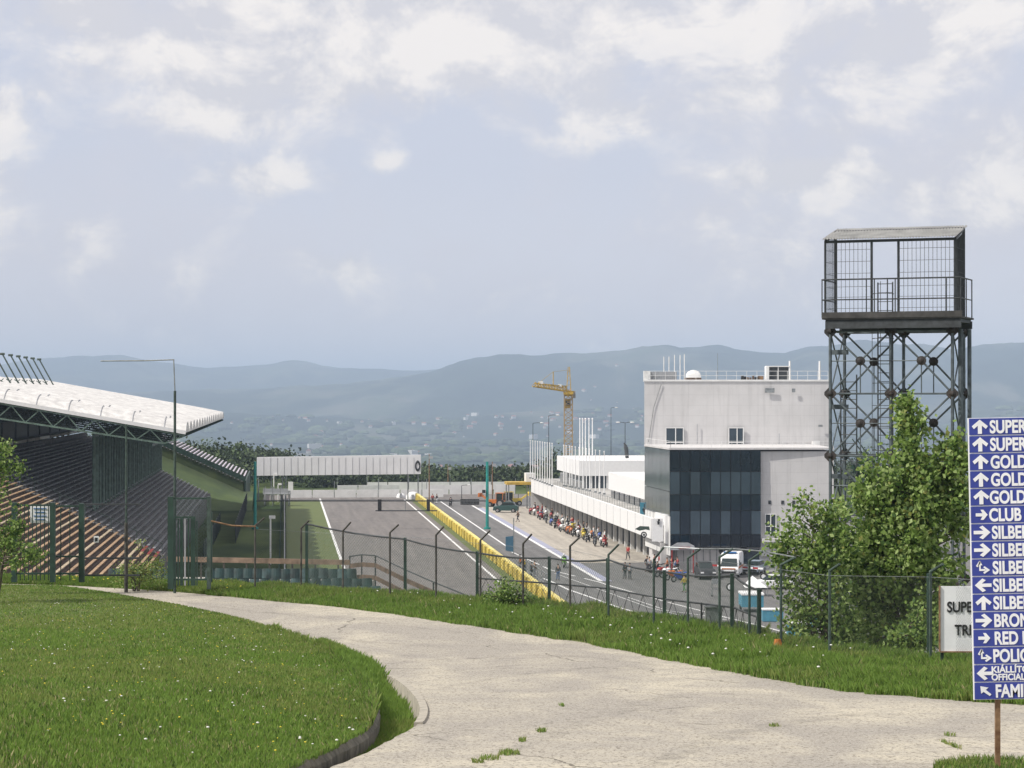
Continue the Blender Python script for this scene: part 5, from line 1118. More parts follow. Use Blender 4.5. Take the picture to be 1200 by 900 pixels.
# ================================================================== TREES
lm = [leafmat('leaf_mid', (.26,.37,.09), (.17,.27,.06), .45), leafmat('leaf_dark', (.08,.15,.035), (.05,.10,.025), .4), leafmat('leaf_pale', (.44,.54,.22), (.30,.41,.13), .45), leafmat('leaf_yellow', (.30,.30,.08), (.18,.22,.05))]
def leafset(cent, per, spread, size, pr, up=.25):
    n = len(cent)*per; c = np.repeat(cent, per, axis=0)+rng.normal(0, 1, (n,3))*spread
    d = rng.normal(0, 1, (n,3)); d[:,2] += up; d /= np.linalg.norm(d, axis=1)[:,None]; e = rng.normal(0, 1, (n,3)); e -= (e*d).sum(1)[:,None]*d; e /= np.linalg.norm(e, axis=1)[:,None]
    s = rng.uniform(.6, 1.25, n)[:,None]*size
    V4 = np.stack([c-d*s*.5, c+e*s*.36, c+d*s*.5, c-e*s*.36], 1).reshape(-1,3); b0 = np.arange(n)*4
    return V4, np.stack([b0,b0+1,b0+2,b0+3], 1), rng.choice(len(pr), n, p=pr)
def px_tree(name, label, cat, base, blobs, D, ncl, per, size, spread, pr, nbr=60, trunk=.09, group=None):
    o = thing(name, label, cat, base, group=group); cents = []
    wts = np.array([b[2]*b[3] for b in blobs], float); wts /= wts.sum()
    while len(cents) < ncl:
        bx, by, rx, ry = blobs[rng.choice(len(blobs), p=wts)]; q = rng.normal(0, 1, 3); q *= rng.random()**.42/np.linalg.norm(q)
        p = np.array(at(bx+q[0]*rx, by+q[2]*ry, D)); p[1] = D+q[1]*rx*D/F*1.1
        if p[2] < base[2]+.2: continue
        if noise2(p[0]*1.9+p[1]*.9, p[2]*1.6, 77, 3) < .40: continue
        cents.append(p)
    cents = np.array(cents); Vv, Ff, idx = leafset(cents, per, spread, size, pr)
    raw('crown', Vv-np.array(base), Ff, lm, idx, o)
    mb = MB(); top = max(cents[:,2]); b0 = Vector(base); 
    stems = []
    for bx, by, rx, ry in sorted(blobs, key=lambda b: -b[2]*b[3])[:5]:
        tp = at(bx, by-ry*.7, D); k0 = b0+Vector((random.uniform(-.15,.15), random.uniform(-.1,.1), 0)); m1 = k0.lerp(tp, .45)+Vector((random.uniform(-.15,.15),0,.25)); stems.append((k0, m1, tp)); mb.tube(k0, m1, trunk, 8, trunk*.6); mb.tube(m1, tp, trunk*.6, 7, trunk*.12)
    mb.build('trunk', M['bark'], o)
    mb = MB()
    for c in cents[rng.choice(len(cents), min(nbr, len(cents)), replace=False)]:
        s_ = min(stems, key=lambda s_: min((Vector(c)-s_[1].lerp(s_[2], f)).length for f in (0,.5,1))); f = max(.05, min(.9, (c[2]-s_[1].z)/max(.1, s_[2].z-s_[1].z)-.15)); q = s_[1].lerp(s_[2], f); mb.tube(q, Vector(c), .022, 5, .006)
    mb.build('branches', M['bark'], o); return o
b = gp(1050, 782); DT = 57.
px_tree('poplar_shrub', 'big leafy multi-stemmed poplar shrub before the lattice tower', 'tree', (at(1060,700,DT).x, DT, 13.0),
    [(1068,640,52,100),(1030,690,45,75),(1095,690,42,80),(1066,520,15,62),(1078,560,30,60),(1036,580,26,55),(1108,570,24,60),(1118,530,14,40),(1006,610,22,50),(1050,740,60,42),(1010,660,26,60),(1100,500,6,22),(1072,480,10,24),(1064,500,14,30),(1122,600,16,60),(1125,560,14,40),(1015,640,30,60),(1085,600,40,60),(1018,590,22,34)], DT, 560, 42, .15, .16, [.46,.18,.32,.04], 150, .08)
px_tree('leafy_sapling', 'smaller leafy shrub with gaps, left of the big poplar shrub', 'tree', (at(960,700,55.5).x, 55.5, 13.2),
    [(950,655,32,70),(968,700,34,60),(938,605,14,26),(958,600,16,24),(925,690,18,50),(915,640,10,25),(975,625,20,40),(985,740,22,30),(940,735,30,28)], 55.5, 185, 44, .12, .16, [.40,.28,.28,.04], 60, .05)
px_tree('leafy_branch', 'pale green leafy sapling at the left edge by the railing gate', 'tree', (at(-8,700,71).x, 71., float(H(71))),
    [(5,540,9,30),(10,525,7,20),(22,548,7,12),(-10,560,18,60),(8,620,18,28),(28,625,16,12),(15,645,26,22),(38,650,14,10),(-10,640,25,45),(0,668,28,14)], 71., 85, 40, .12, .14, [.50,.32,.15,.03], 40, .04)
px_tree('flowering_bush', 'yellowish flowering bush beside the pipe frame near the stand', 'bush', (at(162,690,77).x, 77., float(H(77))),
    [(162,660,14,26),(150,672,16,14),(180,672,18,14),(140,680,10,8)], 77., 70, 34, .075, .13, [.22,.12,.26,.40], 30, .03)
px_tree('fence_bush', 'green bush with a few white blossoms growing through the fence posts', 'bush', (at(592,712,68.5).x, 68.5, float(H(68.5))-.2),
    [(592,695,18,12),(608,699,14,9),(578,703,12,8),(586,683,7,9)], 68.5, 60, 26, .085, .14, [.45,.35,.18,.02], 40, .025)
px_tree('low_bush', 'dark low bush at the foot of the big shrub beside the bent post', 'bush', (at(1065,790,52.5).x, 52.5, 13.9),
    [(1075,745,16,30),(1080,768,15,16),(1055,760,14,22)], 52.5, 46, 34, .11, .14, [.45,.30,.20,.05], 25, .03)
# woods at the end of the straight and round the circuit: read as one mass
def wood(name, label, spots, size, per, pr):
    cents = []; 
    for (x, y, zt) in spots:
        z0 = float(gz(x, y)); h = max(2., zt-z0); r = min(h*.42, 5.5); k_ = 12
        q = rng.normal(0, 1, (k_,3)); q /= np.linalg.norm(q, axis=1)[:,None]; q *= rng.random((k_,1))**.4
        cents.append(np.stack([x+q[:,0]*r, y+q[:,1]*r, z0+h*.56+q[:,2]*h*.44], 1))
    cents = np.concatenate(cents); Vv, Ff, idx = leafset(cents, per, size*.9, size, pr, .5); o = raw(name, Vv, Ff, lmf, idx); tagp(o, label, 'wood', kind='stuff'); return o
lmf = [mat('far_leaf', (.045,.075,.022), .8, .3, .1), mat('far_leaf_dark', (.022,.042,.016), .8, .3, .1), mat('far_leaf_pale', (.08,.115,.04), .8, .3, .1)]
sp_ = []
def prof(px): return np.interp(px, [100,180,235,290,340,375,420,505,560,620,700,1500], [512,516,518,521,527,552,558,557,555,553,556,556])
for i in range(330):
    px = rng.uniform(60, 372); D = rng.uniform(478, 640); sp_.append(((px-600)*D/F, D, EYE-(prof(px)+rng.uniform(-1,13)-HY)*D/F))
for i in range(260):
    px = rng.uniform(360, 640); D = rng.uniform(478, 540); sp_.append(((px-600)*D/F, D, EYE-(prof(px)+rng.uniform(-1,10)-HY)*D/F))
for i in range(200):
    px = rng.uniform(640, 1700); D = rng.uniform(470, 620); sp_.append(((px-600)*D/F, D, rng.uniform(1, 6)))
for i in range(120):
    px = rng.uniform(-900, 60); D = rng.uniform(470, 640); sp_.append(((px-600)*D/F, D, rng.uniform(6, 13)))
wood('woodland', 'dense green wood and hedges closing the end of the circuit', sp_, .95, 9, [.5,.3,.2])
# tree clumps all over the valley
sp_ = []
while len(sp_) < 5200:
    D = 1/rng.uniform(1/6800, 1/1500); px = rng.uniform(-500, 1700); x = (px-600)*D/F
    if noise2(x/260, D/420, 41, 3) < .50: continue
    sp_.append((x, D))
mb = MB()
for x, y in sp_:
    r = random.uniform(4, 10)*(1+y/9000); z = float(gz(x, y)); mb.ball((x, y, z+r*.35), (r*random.uniform(1,2.2), r, r*random.uniform(.55,.95)), 6, 4)
vt = mb.build('valley_trees', lmf[:1]); vt.data.materials.clear()
for m_ in lmf: vt.data.materials.append(m_)
vt.data.polygons.foreach_set('material_index', np.repeat(rng.choice(3, len(sp_), p=[.4,.45,.15]), len(vt.data.polygons)//len(sp_)).astype(np.int32)); tagp(vt, 'scattered dark tree clumps over the valley floor', 'trees', kind='stuff')
# houses of the far villages
def house(w_, d_, h_, name, flat=False, wallm='far', label='pale far-off house with a red roof in the valley villages', cat='house', grp='houses of the far villages'):
    o = thing(name, label, cat, (0,0,0), group=grp)
    mb = MB(); mb.box((0,0,h_/2-1), (w_,d_,h_+2)); mb.build('wall', M[wallm], o, local=True)
    mb = MB()
    if flat: mb.box((0,0,h_+.2), (w_+.6,d_+.6,.5))
    else: mb.add([(-w_/2-.5,-d_/2-.6,h_),(w_/2+.5,-d_/2-.6,h_),(w_/2+.5,d_/2+.6,h_),(-w_/2-.5,d_/2+.6,h_),(-w_/2-.5,0,h_+d_*.38),(w_/2+.5,0,h_+d_*.38)], [(0,1,5,4),(2,3,4,5),(0,4,3),(1,2,5),(0,3,2,1)])
    mb.build('roof', M['roofred'] if not flat else M['render'], o, local=True); return o
M['farwhite'] = mat('far_white_wall', (.58,.57,.55), .8, .05, .1)
h1 = house(16, 10, 5.5, 'house'); h2 = house(13, 9, 6.5, 'house', wallm='farwhite'); h3 = house(34, 16, 13, 'apartment_block', True, 'farwhite', 'pale flat-roofed block among the far valley houses', 'building', 'blocks in the far villages')
protos = [h1, h2, h3]; used = [False]*3; villages = []
for i in range(16): villages.append((rng.uniform(240, 740), rng.choice([3700, 4300, 5000, 5700, 6200, 6600])*rng.uniform(.95, 1.05), rng.uniform(60, 200)))
villages += [(690,7700,60),(360,6600,90),(520,6500,80),(640,6400,70)]
cnt = 0
while cnt < 160:
    vx, vd, sx = villages[rng.integers(len(villages))]; px = vx+rng.normal(0, 1)*sx*.5; D = vd+rng.normal(0, 1)*220; x = (px-600)*D/F
    if px > 752 or px < 225: continue
    k_ = int(rng.choice(3, p=[.45,.43,.12])); src = protos[k_]
    o = src if not used[k_] else copy_tree(src)
    used[k_] = True; sc_ = random.uniform(.45, .95); o.location = (x, D, float(gz(x, D))); o.rotation_euler = (0,0,random.uniform(0,3.14)); o.scale = (sc_,)*3; cnt += 1
    py_ = HY+F*(EYE-float(gz(x, D)))/D; zone = 'high on the hill slope' if py_ < 490 else 'at the foot of the hills' if py_ < 518 else 'on the valley floor'
    hor = 'behind the grandstand' if px < 200 else 'left of the hoarding' if px < 300 else 'above the white hoarding' if px < 495 else 'between hoarding and crane' if px < 640 else 'right of the crane' if px < 755 else 'behind the control tower'
    kind_ = ('cream red-roofed house', 'white red-roofed house', 'pale flat-roofed block')[k_]
    o['label'] = f'far {kind_} {zone} {hor}'; o['group'] = f'far {("cream houses","white houses","flat-roofed blocks")[k_]} {zone} {hor}'
# ================================================================== MOTORCYCLES
BC = {'red': M['red'], 'orange': M['orange'], 'black': M['black'], 'white': M['signwhite'], 'yellow': mat('bike_yellow', (.60,.47,.04), .4, .05), 'blue': mat('bike_blue', (.03,.09,.40), .4, .05), 'green': mat('bike_green', (.25,.60,.08), .4, .05), 'dark': M['dsteel']}
def motorcycle():
    o = thing('motorcycle', 'x', 'motorcycle', (0,0,0), group='motorcycles in the pit lane')
    for y in (-.70, .72):
        wh = MB(); wh.torus((0,y,.31), (1,0,0), .245, .065, 18, 8); w_ = wh.build('wheel', M['tyre'], o, local=True, smooth=True)
        mb = MB(); mb.tube((-.03,y,.31), (.03,y,.31), .05, 8)
        for k_ in range(6): a = k_*math.pi/3; mb.tube((0,y,.31), (0,y+.2*math.cos(a),.31+.2*math.sin(a)), .014, 4)
        mb.torus((0,y,.31), (1,0,0), .195, .02, 16, 4); mb.build('rim', M['chrome'], w_, local=True)
    def loft(secs, nm, m_):
        mb = MB(); rows = []
        for y, zc, hw, hh in secs: rows.append([(hw*math.cos(a), y, zc+hh*math.sin(a)) for a in np.linspace(0, 2*math.pi, 13)])
        mb.grid(rows); mb.add(rows[0][:-1], [tuple(range(12))]); mb.add(rows[-1][:-1], [tuple(range(12))]); return mb.build(nm, m_, o, local=True, smooth=True)
    loft([(.72,.78,.05,.05),(.62,.80,.20,.18),(.45,.76,.25,.28),(.2,.62,.24,.33),(-.12,.50,.19,.24),(-.25,.45,.10,.14)], 'fairing', M['red'])
    loft([(.30,.86,.09,.06),(.18,.92,.17,.12),(0,.90,.17,.12),(-.15,.84,.10,.07)], 'fuel_tank', M['red'])
    loft([(-.08,.84,.08,.04),(-.3,.84,.14,.05),(-.5,.89,.12,.05)], 'seat', M['black'])
    loft([(-.35,.86,.10,.06),(-.6,.93,.12,.07),(-.88,1.0,.05,.03)], 'tail', M['red'])
    mb = MB(); mb.poly([(-.14,.50,.93),(.14,.50,.93),(.10,.36,1.12),(-.10,.36,1.12)], (0,.012,.01)); mb.build('windscreen', M['carglass'], o, local=True)
    mb = MB(); mb.box((0,.0,.42), (.30,.42,.34)); mb.tube((-.17,-.1,.36), (.17,-.1,.36), .12, 10); mb.build('engine', M['dsteel'], o, local=True)
    mb = MB(); mb.path([(-.09,.45,.88),(-.09,.72,.31)], .028, 6); mb.path([(.09,.45,.88),(.09,.72,.31)], .028, 6); mb.build('fork', M['chrome'], o, local=True)
    mb = MB(); mb.path([(-.32,.28,.90),(-.12,.42,.93),(.12,.42,.93),(.32,.28,.90)], .018, 6); mb.build('handlebar', M['black'], o, local=True)
    mb = MB(); mb.beam((-.09,-.15,.42), (-.09,-.70,.31), .04, .08); mb.beam((.09,-.15,.42), (.09,-.70,.31), .04, .08); mb.build('swing_arm', M['chrome'], o, local=True)
    mb = MB(); mb.tube((.14,-.1,.28), (.16,-.35,.36), .035, 7); mb.tube((.16,-.35,.36), (.18,-.80,.62), .055, 8); mb.build('exhaust', M['chrome'], o, local=True)
    for s_ in (-1, 1): mb = MB(); mb.ball((s_*.09,.69,.80), (.055,.03,.035), 8, 5); mb.build('headlight', M['signwhite'], o, local=True)
    mb = MB(); mb.tube((-.1,-.25,.35), (-.26,-.2,.01), .015, 5); mb.build('side_stand', M['dsteel'], o, local=True)
    return o
def paint(o, cols):
    """cols: child name start -> material, set on the object so copies can differ"""
    for ch in o.children:
        for k_, m_ in cols.items():
            if ch.name.startswith(k_): ch.material_slots[0].link = 'OBJECT'; ch.material_slots[0].material = m_
bike0 = motorcycle(); bused = [False]; bikes_ = []
def place_bike(px, py, col, rot, label, z=.02, tail=None):
    o = bike0 if not bused[0] else copy_tree(bike0); bused[0] = True; o.scale = (1.08,)*3
    paint(o, {'fairing': BC[col], 'fuel_tank': BC[tail or col], 'tail': BC[tail or col]}); p = onz(px, py, z); o.location = (p.x, p.y, p.z); o.rotation_euler = (0, random.uniform(-.16,.02), rot); o['label'] = label; bikes_.append(o); return o
line = [(621,603,'red'),(626,604,'white'),(631,607,'red'),(635,609,'red'),(640,613,'dark'),(645,616,'blue'),(650.5,619,'black'),(655,621,'red'),(659,623,'white'),(664,625.5,'orange'),(668,627,'orange'),(673,628.5,'black'),(678,630,'white'),(683.5,632.5,'yellow'),(689,635,'black'),(697,640,'dark'),(704,639,'white'),(709,641,'red')]
for i, (px, py, c) in enumerate(line):
    place_bike(px, py, c, R(172)+random.uniform(-.3,.3), f'{c} racing motorcycle, {ORD[i]} from the far end of the row before the garages', tail=random.choice([None,None,'black','white']))
line2 = [(628,602,'red'),(638,607,'white'),(643,610,'red'),(649,614,'dark'),(657,617,'white'),(663,620,'black'),(669,623,'yellow'),(676,626,'red'),(684,629,'black'),(692,632,'orange'),(700,634.5,'blue')]
for i, (px, py, c) in enumerate(line2): place_bike(px+2, py-1.5, c, R(172)+random.uniform(-.4,.4), f'{c} motorcycle, {ORD[i]} from the far end of the second row nearest the garages', tail=random.choice([None,'black','white']))
place_bike(661, 665, 'green', R(175), 'lime and white motorcycle ridden down the pit lane past the blue line')
place_bike(528, 593, 'dark', R(-8), 'tiny dark motorcycle on the pit lane beyond the start gantry')
for i, (px, py, c) in enumerate([(776,676,'red'),(784,677,'white'),(790,680,'orange'),(797,682,'blue'),(771,671,'black')]):
    place_bike(px, py, c, R(120)+random.uniform(-.5,.5), f'{c} motorcycle in the crowd below the tower, left of the ambulance')
# ================================================================== PEOPLE
def skin(name, joints, edges, mt, par=None, root=0, sub=1):
    me = bpy.data.meshes.new(name); me.from_pydata([j[0] for j in joints], edges, []); bm = bmesh.new(); bm.from_mesh(me); ly = bm.verts.layers.skin.verify(); bm.verts.ensure_lookup_table()
    for i, j in enumerate(joints):
        r = j[1] if isinstance(j[1], tuple) else (j[1], j[1]); bm.verts[i][ly].radius = r
    bm.verts[root][ly].use_root = True; bm.to_mesh(me); bm.free()
    tmp = bpy.data.objects.new(name, me); C.objects.link(tmp); m_ = tmp.modifiers.new('s', 'SKIN'); m_.use_smooth_shade = True; s_ = tmp.modifiers.new('d', 'SUBSURF'); s_.levels = s_.render_levels = sub
    dg = bpy.context.evaluated_depsgraph_get(); out = bpy.data.meshes.new_from_object(tmp.evaluated_get(dg)); bpy.data.objects.remove(tmp); out.name = name; out.materials.clear(); out.materials.append(mt)
    o = bpy.data.objects.new(name, out); C.objects.link(o); o.parent = par; return o
def person(pose='stand'):
    o = thing('person', 'x', 'person', (0,0,0))
    if pose == 'stand':
        hip = .93; la = [(.09,.0,hip-.03),(.10,.02,.50),(.11,-.02,.07)]; lb = [(-.09,0,hip-.03),(-.11,.03,.50),(-.13,.04,.07)]; ft = [(.12,.13,.03),(-.14,.19,.03)]
        ar = [(.19,0,1.42),(.25,-.02,1.14),(.24,.10,.90)]; al = [(-.19,0,1.42),(-.26,-.02,1.14),(-.22,.12,.92)]; nk = (0,0,1.50); hd = (0,.02,1.65); ch = (0,0,1.32)
    elif pose == 'walk':
        hip = .92; la = [(.09,0,hip-.03),(.10,.17,.51),(.10,.22,.08)]; lb = [(-.09,0,hip-.03),(-.10,-.02,.50),(-.10,-.30,.14)]; ft = [(.11,.38,.03),(-.10,-.20,.03)]
        ar = [(.19,0,1.41),(.25,-.14,1.16),(.24,-.06,.93)]; al = [(-.19,0,1.41),(-.25,.12,1.15),(-.22,.30,.98)]; nk = (0,.02,1.49); hd = (0,.05,1.64); ch = (0,.01,1.31)
    else:
        hip = .95; la = [(.10,-.22,hip-.03),(.22,.18,.72),(.20,-.12,.36)]; lb = [(-.10,-.22,hip-.03),(-.22,.18,.72),(-.20,-.12,.36)]; ft = [(.20,.03,.30),(-.20,.03,.30)]
        ar = [(.19,.14,1.26),(.28,.28,1.04),(.30,.34,.94)]; al = [(-.19,.14,1.26),(-.28,.28,1.04),(-.30,.34,.94)]; nk = (0,.20,1.32); hd = (0,.28,1.45); ch = (0,.08,1.18)
    pv = (0, la[0][1], hip)
    def J(pl, rad): return [(p, r) for p, r in zip(pl, rad)]
    j = [(pv,(.145,.11)), (ch,(.165,.115)), (nk,.055), (hd,(.085,.10)), ((hd[0],hd[1]+.005,hd[2]+.09),(.07,.085))]; e = [(0,1),(1,2),(2,3),(3,4)]
    for pl in (ar, al):
        b = len(j); j += J(pl, (.055,.042,.032)); hnd = (pl[2][0], pl[2][1]+.05, pl[2][2]-.08); j += [(hnd, (.032,.022)), ((hnd[0],hnd[1]+.03,hnd[2]-.07), (.024,.014))]; e += [(1,b),(b,b+1),(b+1,b+2),(b+2,b+3),(b+3,b+4)]
    for pl, f_ in ((la, ft[0]), (lb, ft[1])):
        b = len(j); j += J(pl, (.085,.058,.042)); j += [(f_, (.045,.032))]; e += [(0,b),(b,b+1),(b+1,b+2),(b+2,b+3)]
    body = skin('body', j, e, M['skin'], o)
    jj = [(pv,(.165,.125)), (ch,(.185,.135)), ((nk[0],nk[1],nk[2]-.04),.075)]; ee = [(0,1),(1,2)]
    for pl in (ar, al): b = len(jj); jj += J(pl, (.075,.058,.045)); ee += [(1,b),(b,b+1),(b+1,b+2)]
    skin('jacket', jj, ee, M['red'], o)
    jj = [((pv[0],pv[1],pv[2]-.0),(.155,.12))]; ee = []
    for pl in (la, lb): b = len(jj); jj += J(pl, (.10,.072,.058)); ee += [(0,b),(b,b+1),(b+1,b+2)]
    skin('trousers', jj, ee, M['mblue'], o)
    mb = MB()
    if pose == 'ride': mb.ball((hd[0],hd[1],hd[2]+.05), (.135,.16,.145), 12, 9); h_ = mb.build('helmet', M['signwhite'], o, local=True, smooth=True); mb = MB(); mb.ball((hd[0],hd[1]+.09,hd[2]+.05), (.10,.085,.055), 10, 6); mb.build('visor', M['black'], h_, local=True)
    else: mb.ball((hd[0],hd[1]-.015,hd[2]+.075), (.093,.105,.095), 10, 7); mb.build('hair', M['hair'], o, local=True, smooth=True); mb = MB(); mb.poly([(hd[0]-.015,hd[1]+.095,hd[2]+.01),(hd[0]+.015,hd[1]+.095,hd[2]+.01),(hd[0],hd[1]+.125,hd[2]+.01),(hd[0],hd[1]+.1,hd[2]+.05)], (0,0,.004)) if 0 else mb.ball((hd[0],hd[1]+.105,hd[2]+.02), (.014,.02,.022), 6, 4); [mb.ball((hd[0]+s_*.034,hd[1]+.092,hd[2]+.045), (.013,.01,.008), 6, 4) for s_ in (-1,1)]; mb.build('face_features', M['skin'], o, local=True)
    for f_ in ft: mb = MB(); mb.ball((f_[0],f_[1]-.02,f_[2]+.02), (.052,.13,.05), 10, 6); mb.build('shoe', M['black'], o, local=True, smooth=True)
    return o
CL = {'red': M['red'], 'black': M['black'], 'dark': mat('dark_cloth', (.05,.05,.06), .9, .2), 'blue': mat('blue_denim', (.07,.13,.27), .9, .2), 'white': M['signwhite'], 'grey': M['grey'], 'green': mat('green_cloth', (.10,.22,.08), .9, .2), 'yellow': BC['yellow'], 'orange': M['orange'], 'brown': mat('brown_cloth', (.16,.10,.06), .9, .2)}
pp_ = {k_: [person(k_), False] for k_ in ('stand', 'walk', 'ride')}
def put(px, py, jk, tr, label, pose='stand', rot=0., z=.02, group=None, helm=None, h=1.):
    src = pp_[pose]; o = src[0] if not src[1] else copy_tree(src[0]); src[1] = True
    d_ = {'jacket': CL[jk], 'trousers': CL[tr]}
    if helm: d_['helmet'] = CL[helm]
    paint(o, d_); p = onz(px, py, z); o.location = (p.x, p.y, p.z); o.rotation_euler = (0,0,rot); o.scale = (h,h,h); o['label'] = label
    if group: o['group'] = group
    return o
put(736, 655.5, 'red', 'dark', 'person in a red jacket walking alone on the pale apron', 'walk', 2.6)
put(732.5, 678, 'dark', 'dark', 'left one of two dark-clad people standing together in the pit lane', 'stand', .5)
put(738, 679, 'grey', 'dark', 'right one of two dark-clad people standing together in the pit lane', 'stand', -.4)
put(654, 680, 'dark', 'blue', 'person in a dark top and blue jeans beside the lime motorcycle', 'stand', .3)
put(607, 611.5, 'brown', 'dark', 'person in brown standing on the apron before the far canopy', 'walk', 1.2)
put(802, 694, 'yellow', 'green', 'person in a yellow top and green trousers near the left of the ambulance', 'walk', .8)
put(623, 678, 'dark', 'dark', 'person in black leaning by the pit wall near the small blue board', 'stand', 1.3)
put(626.5, 676, 'brown', 'grey', 'person in brown behind the black-clad one at the pit wall', 'stand', -1.)
put(609.5, 668, 'orange', 'dark', 'person in an orange vest at the yellow pit wall', 'stand', 2.)
put(615, 672, 'yellow', 'dark', 'marshal in a yellow vest behind the yellow pit wall', 'stand', 1.)
put(507, 590, 'red', 'dark', 'tiny person in red standing at the far end of the yellow wall', 'stand', 0)
put(512, 590, 'dark', 'white', 'tiny person in dark top at the far end of the pit wall', 'stand', 1)
crowd = [(758,670,'dark','dark'),(761,671,'grey','dark'),(767,668,'red','dark'),(770,676,'dark','blue'),(774,667,'red','white'),(779,668,'white','dark'),(782,671,'orange','dark'),(787,670,'dark','dark'),(791,673,'blue','dark'),(794,671,'red','black')]
for i, (px, py, a, b) in enumerate(crowd): put(px, py, a, b, f'person in {a} top, {ORD[i]} from the left in the group below the tower', random.choice(['stand','walk']), random.uniform(-3,3), group='group of people below the tower', h=random.uniform(.95,1.03))
for i in range(14):
    px = 628+i*6.1+random.uniform(-1.5,1.5); py = 601+(px-628)*.43+random.uniform(-1,1); a = random.choice(['dark','black','blue','grey','white','red','dark']); b = random.choice(['dark','black','blue','dark']); put(px, py, a, b, f'person in {a} top, {ORD[i]} from the far end among the parked motorcycles', 'stand', random.uniform(-3,3), group='people among the parked motorcycles', h=random.uniform(.95,1.04))
put(661, 665, 'green', 'dark', 'rider in green and white leathers on the lime motorcycle', 'ride', R(175), helm='white')
put(528, 593, 'dark', 'dark', 'tiny rider in dark leathers on the far pit lane', 'ride', R(-8), helm='dark')
for i, k_ in enumerate((15, 17, 10, 9, 13, 6, 1, 3, 12, 7)): px, py, c = line[k_]; jc = ('dark','red','orange','white','yellow','dark','red','blue','dark','red')[i]; put(px, py, jc, 'dark', f'rider in {jc} leathers sitting on the {ORD[k_]} motorcycle of the row', 'ride', bikes_[k_].rotation_euler.z, helm=('dark','red','white','white','yellow','dark','white','red','white','red')[i])
# ================================================================== VEHICLES AND PIT CLUTTER
def loftbody(par, nm, m_, secs, w_):
    """side profile polygon (y,z) extruded across x with rounded shoulders"""
    mb = MB(); n = len(secs); rows = []
    for x, k_ in ((-w_/2, .93), (-w_/2+.12, 1.), (w_/2-.12, 1.), (w_/2, .93)):
        cy = sum(s_[0] for s_ in secs)/n; rows.append([(x, cy+(y-cy)*(.985 if k_ < 1 else 1), z*(k_ if z > .8 else 1)) for y, z in secs+secs[:1]])
    mb.grid(rows); mb.add(rows[0][:-1], [tuple(range(n))]); mb.add(rows[-1][:-1], [tuple(range(n))]); return mb.build(nm, m_, par, local=True)
def wheels(o, xs, ys_, r, wd=.2):
    for x in xs:
        for y in ys_:
            mb = MB(); mb.tube((x-wd/2,y,r), (x+wd/2,y,r), r, 18); w_ = mb.build('wheel', M['tyre'], o, local=True); mb = MB(); mb.tube((x-wd/2-.01,y,r), (x+wd/2+.01,y,r), r*.55, 12); mb.build('rim', M['chrome'], w_, local=True)
def van(p, rz, label, name='ambulance', col='signwhite', stripe=True):
    o = thing(name, label, 'ambulance' if stripe else 'van', p, rz)
    loftbody(o, 'body', M[col], [(-2.7,.35),(2.45,.35),(2.75,.55),(2.75,1.0),(2.45,1.22),(1.75,2.05),(1.45,2.45),(1.0,2.62),(-2.6,2.62),(-2.72,2.4)], 2.1)
    mb = MB(); mb.poly([(-.92,2.47,1.26),(.92,2.47,1.26),(.80,1.79,2.06),(-.80,1.79,2.06)], (0,.03,.03)); mb.build('windscreen', M['carglass'], o, local=True)
    for s_ in (-1, 1):
        mb = MB(); mb.para((s_*1.055-.01,1.0,1.30), (.02,0,0), (0,.85,0), (0,0,.62)); mb.build('side_window', M['carglass'], o, local=True)
        mb = MB(); mb.box((s_*.75,2.77,.82), (.32,.06,.22)); mb.build('headlight', M['chrome'], o, local=True)
        mb = MB(); mb.box((s_*1.2,1.75,1.5), (.22,.1,.3)); mb.build('mirror', M['black'], o, local=True)
        if stripe: mb = MB(); mb.para((s_*1.058-.01,-2.6,1.0), (.02,0,0), (0,5.0,0), (0,0,.22)); mb.build('stripe', M['orange'], o, local=True)
    if stripe: mb = MB(); mb.box((0,1.2,2.70), (1.4,.35,.16)); mb.build('light_bar', M['mblue'], o, local=True); mb = MB(); mb.box((0,2.77,1.02), (1.5,.03,.14)); mb.build('front_stripe', M['orange'], o, local=True)
    mb = MB(); mb.box((0,2.78,.62), (1.6,.05,.25)); mb.build('grille', M['black'], o, local=True)
    wheels(o, (-.95,.95), (-1.7,1.75), .36); return o
van(onz(857, 675), R(168), 'white ambulance parked facing us right under the glass tower')
def car(p, rz, label, col, name='parked_car', suv=False):
    o = thing(name, label, 'car', p, rz); h = .35 if suv else 0
    loftbody(o, 'body', col, [(-2.1,.35),(2.1,.35),(2.15,.6),(2.05,.82+h*.6),(1.1,.95+h*.7),(-1.9,1.0+h*.7),(-2.15,.85+h*.6)], 1.75)
    loftbody(o, 'cabin', M['carglass'], [(-1.75,.95+h*.7),(1.0,.95+h*.7),(.35,1.4+h),(-1.35,1.42+h)], 1.5)
    mb = MB(); mb.box((0,-.5,1.43+h), (1.35,1.65,.05)); mb.build('roof', col, o, local=True)
    for s_ in (-1, 1): mb = MB(); mb.box((s_*.65,2.12,.68+h*.4), (.35,.06,.16)); mb.build('headlight', M['signwhite'], o, local=True)
    mb = MB(); mb.box((0,2.14,.5), (1.5,.08,.2)); mb.build('bumper', M['black'], o, local=True); wheels(o, (-.8,.8), (-1.35,1.35), .33+h*.15); return o
car(onz(826, 678), R(185), 'dark car with a greenish windscreen parked left of the ambulance', M['dsteel'], suv=True)
car(onz(884, 672), R(160), 'pale blue-grey car parked right of the ambulance', mat('pale_blue_car', (.35,.42,.50), .35, .05))
car(onz(593, 600.5), R(82), 'dark green jeep parked across the end of the pit apron', mat('jeep_green', (.03,.075,.07), .4, .1), 'jeep', True)
car(onz(905, 690), R(95), 'white low car half hidden behind the leafy sapling', M['signwhite'])
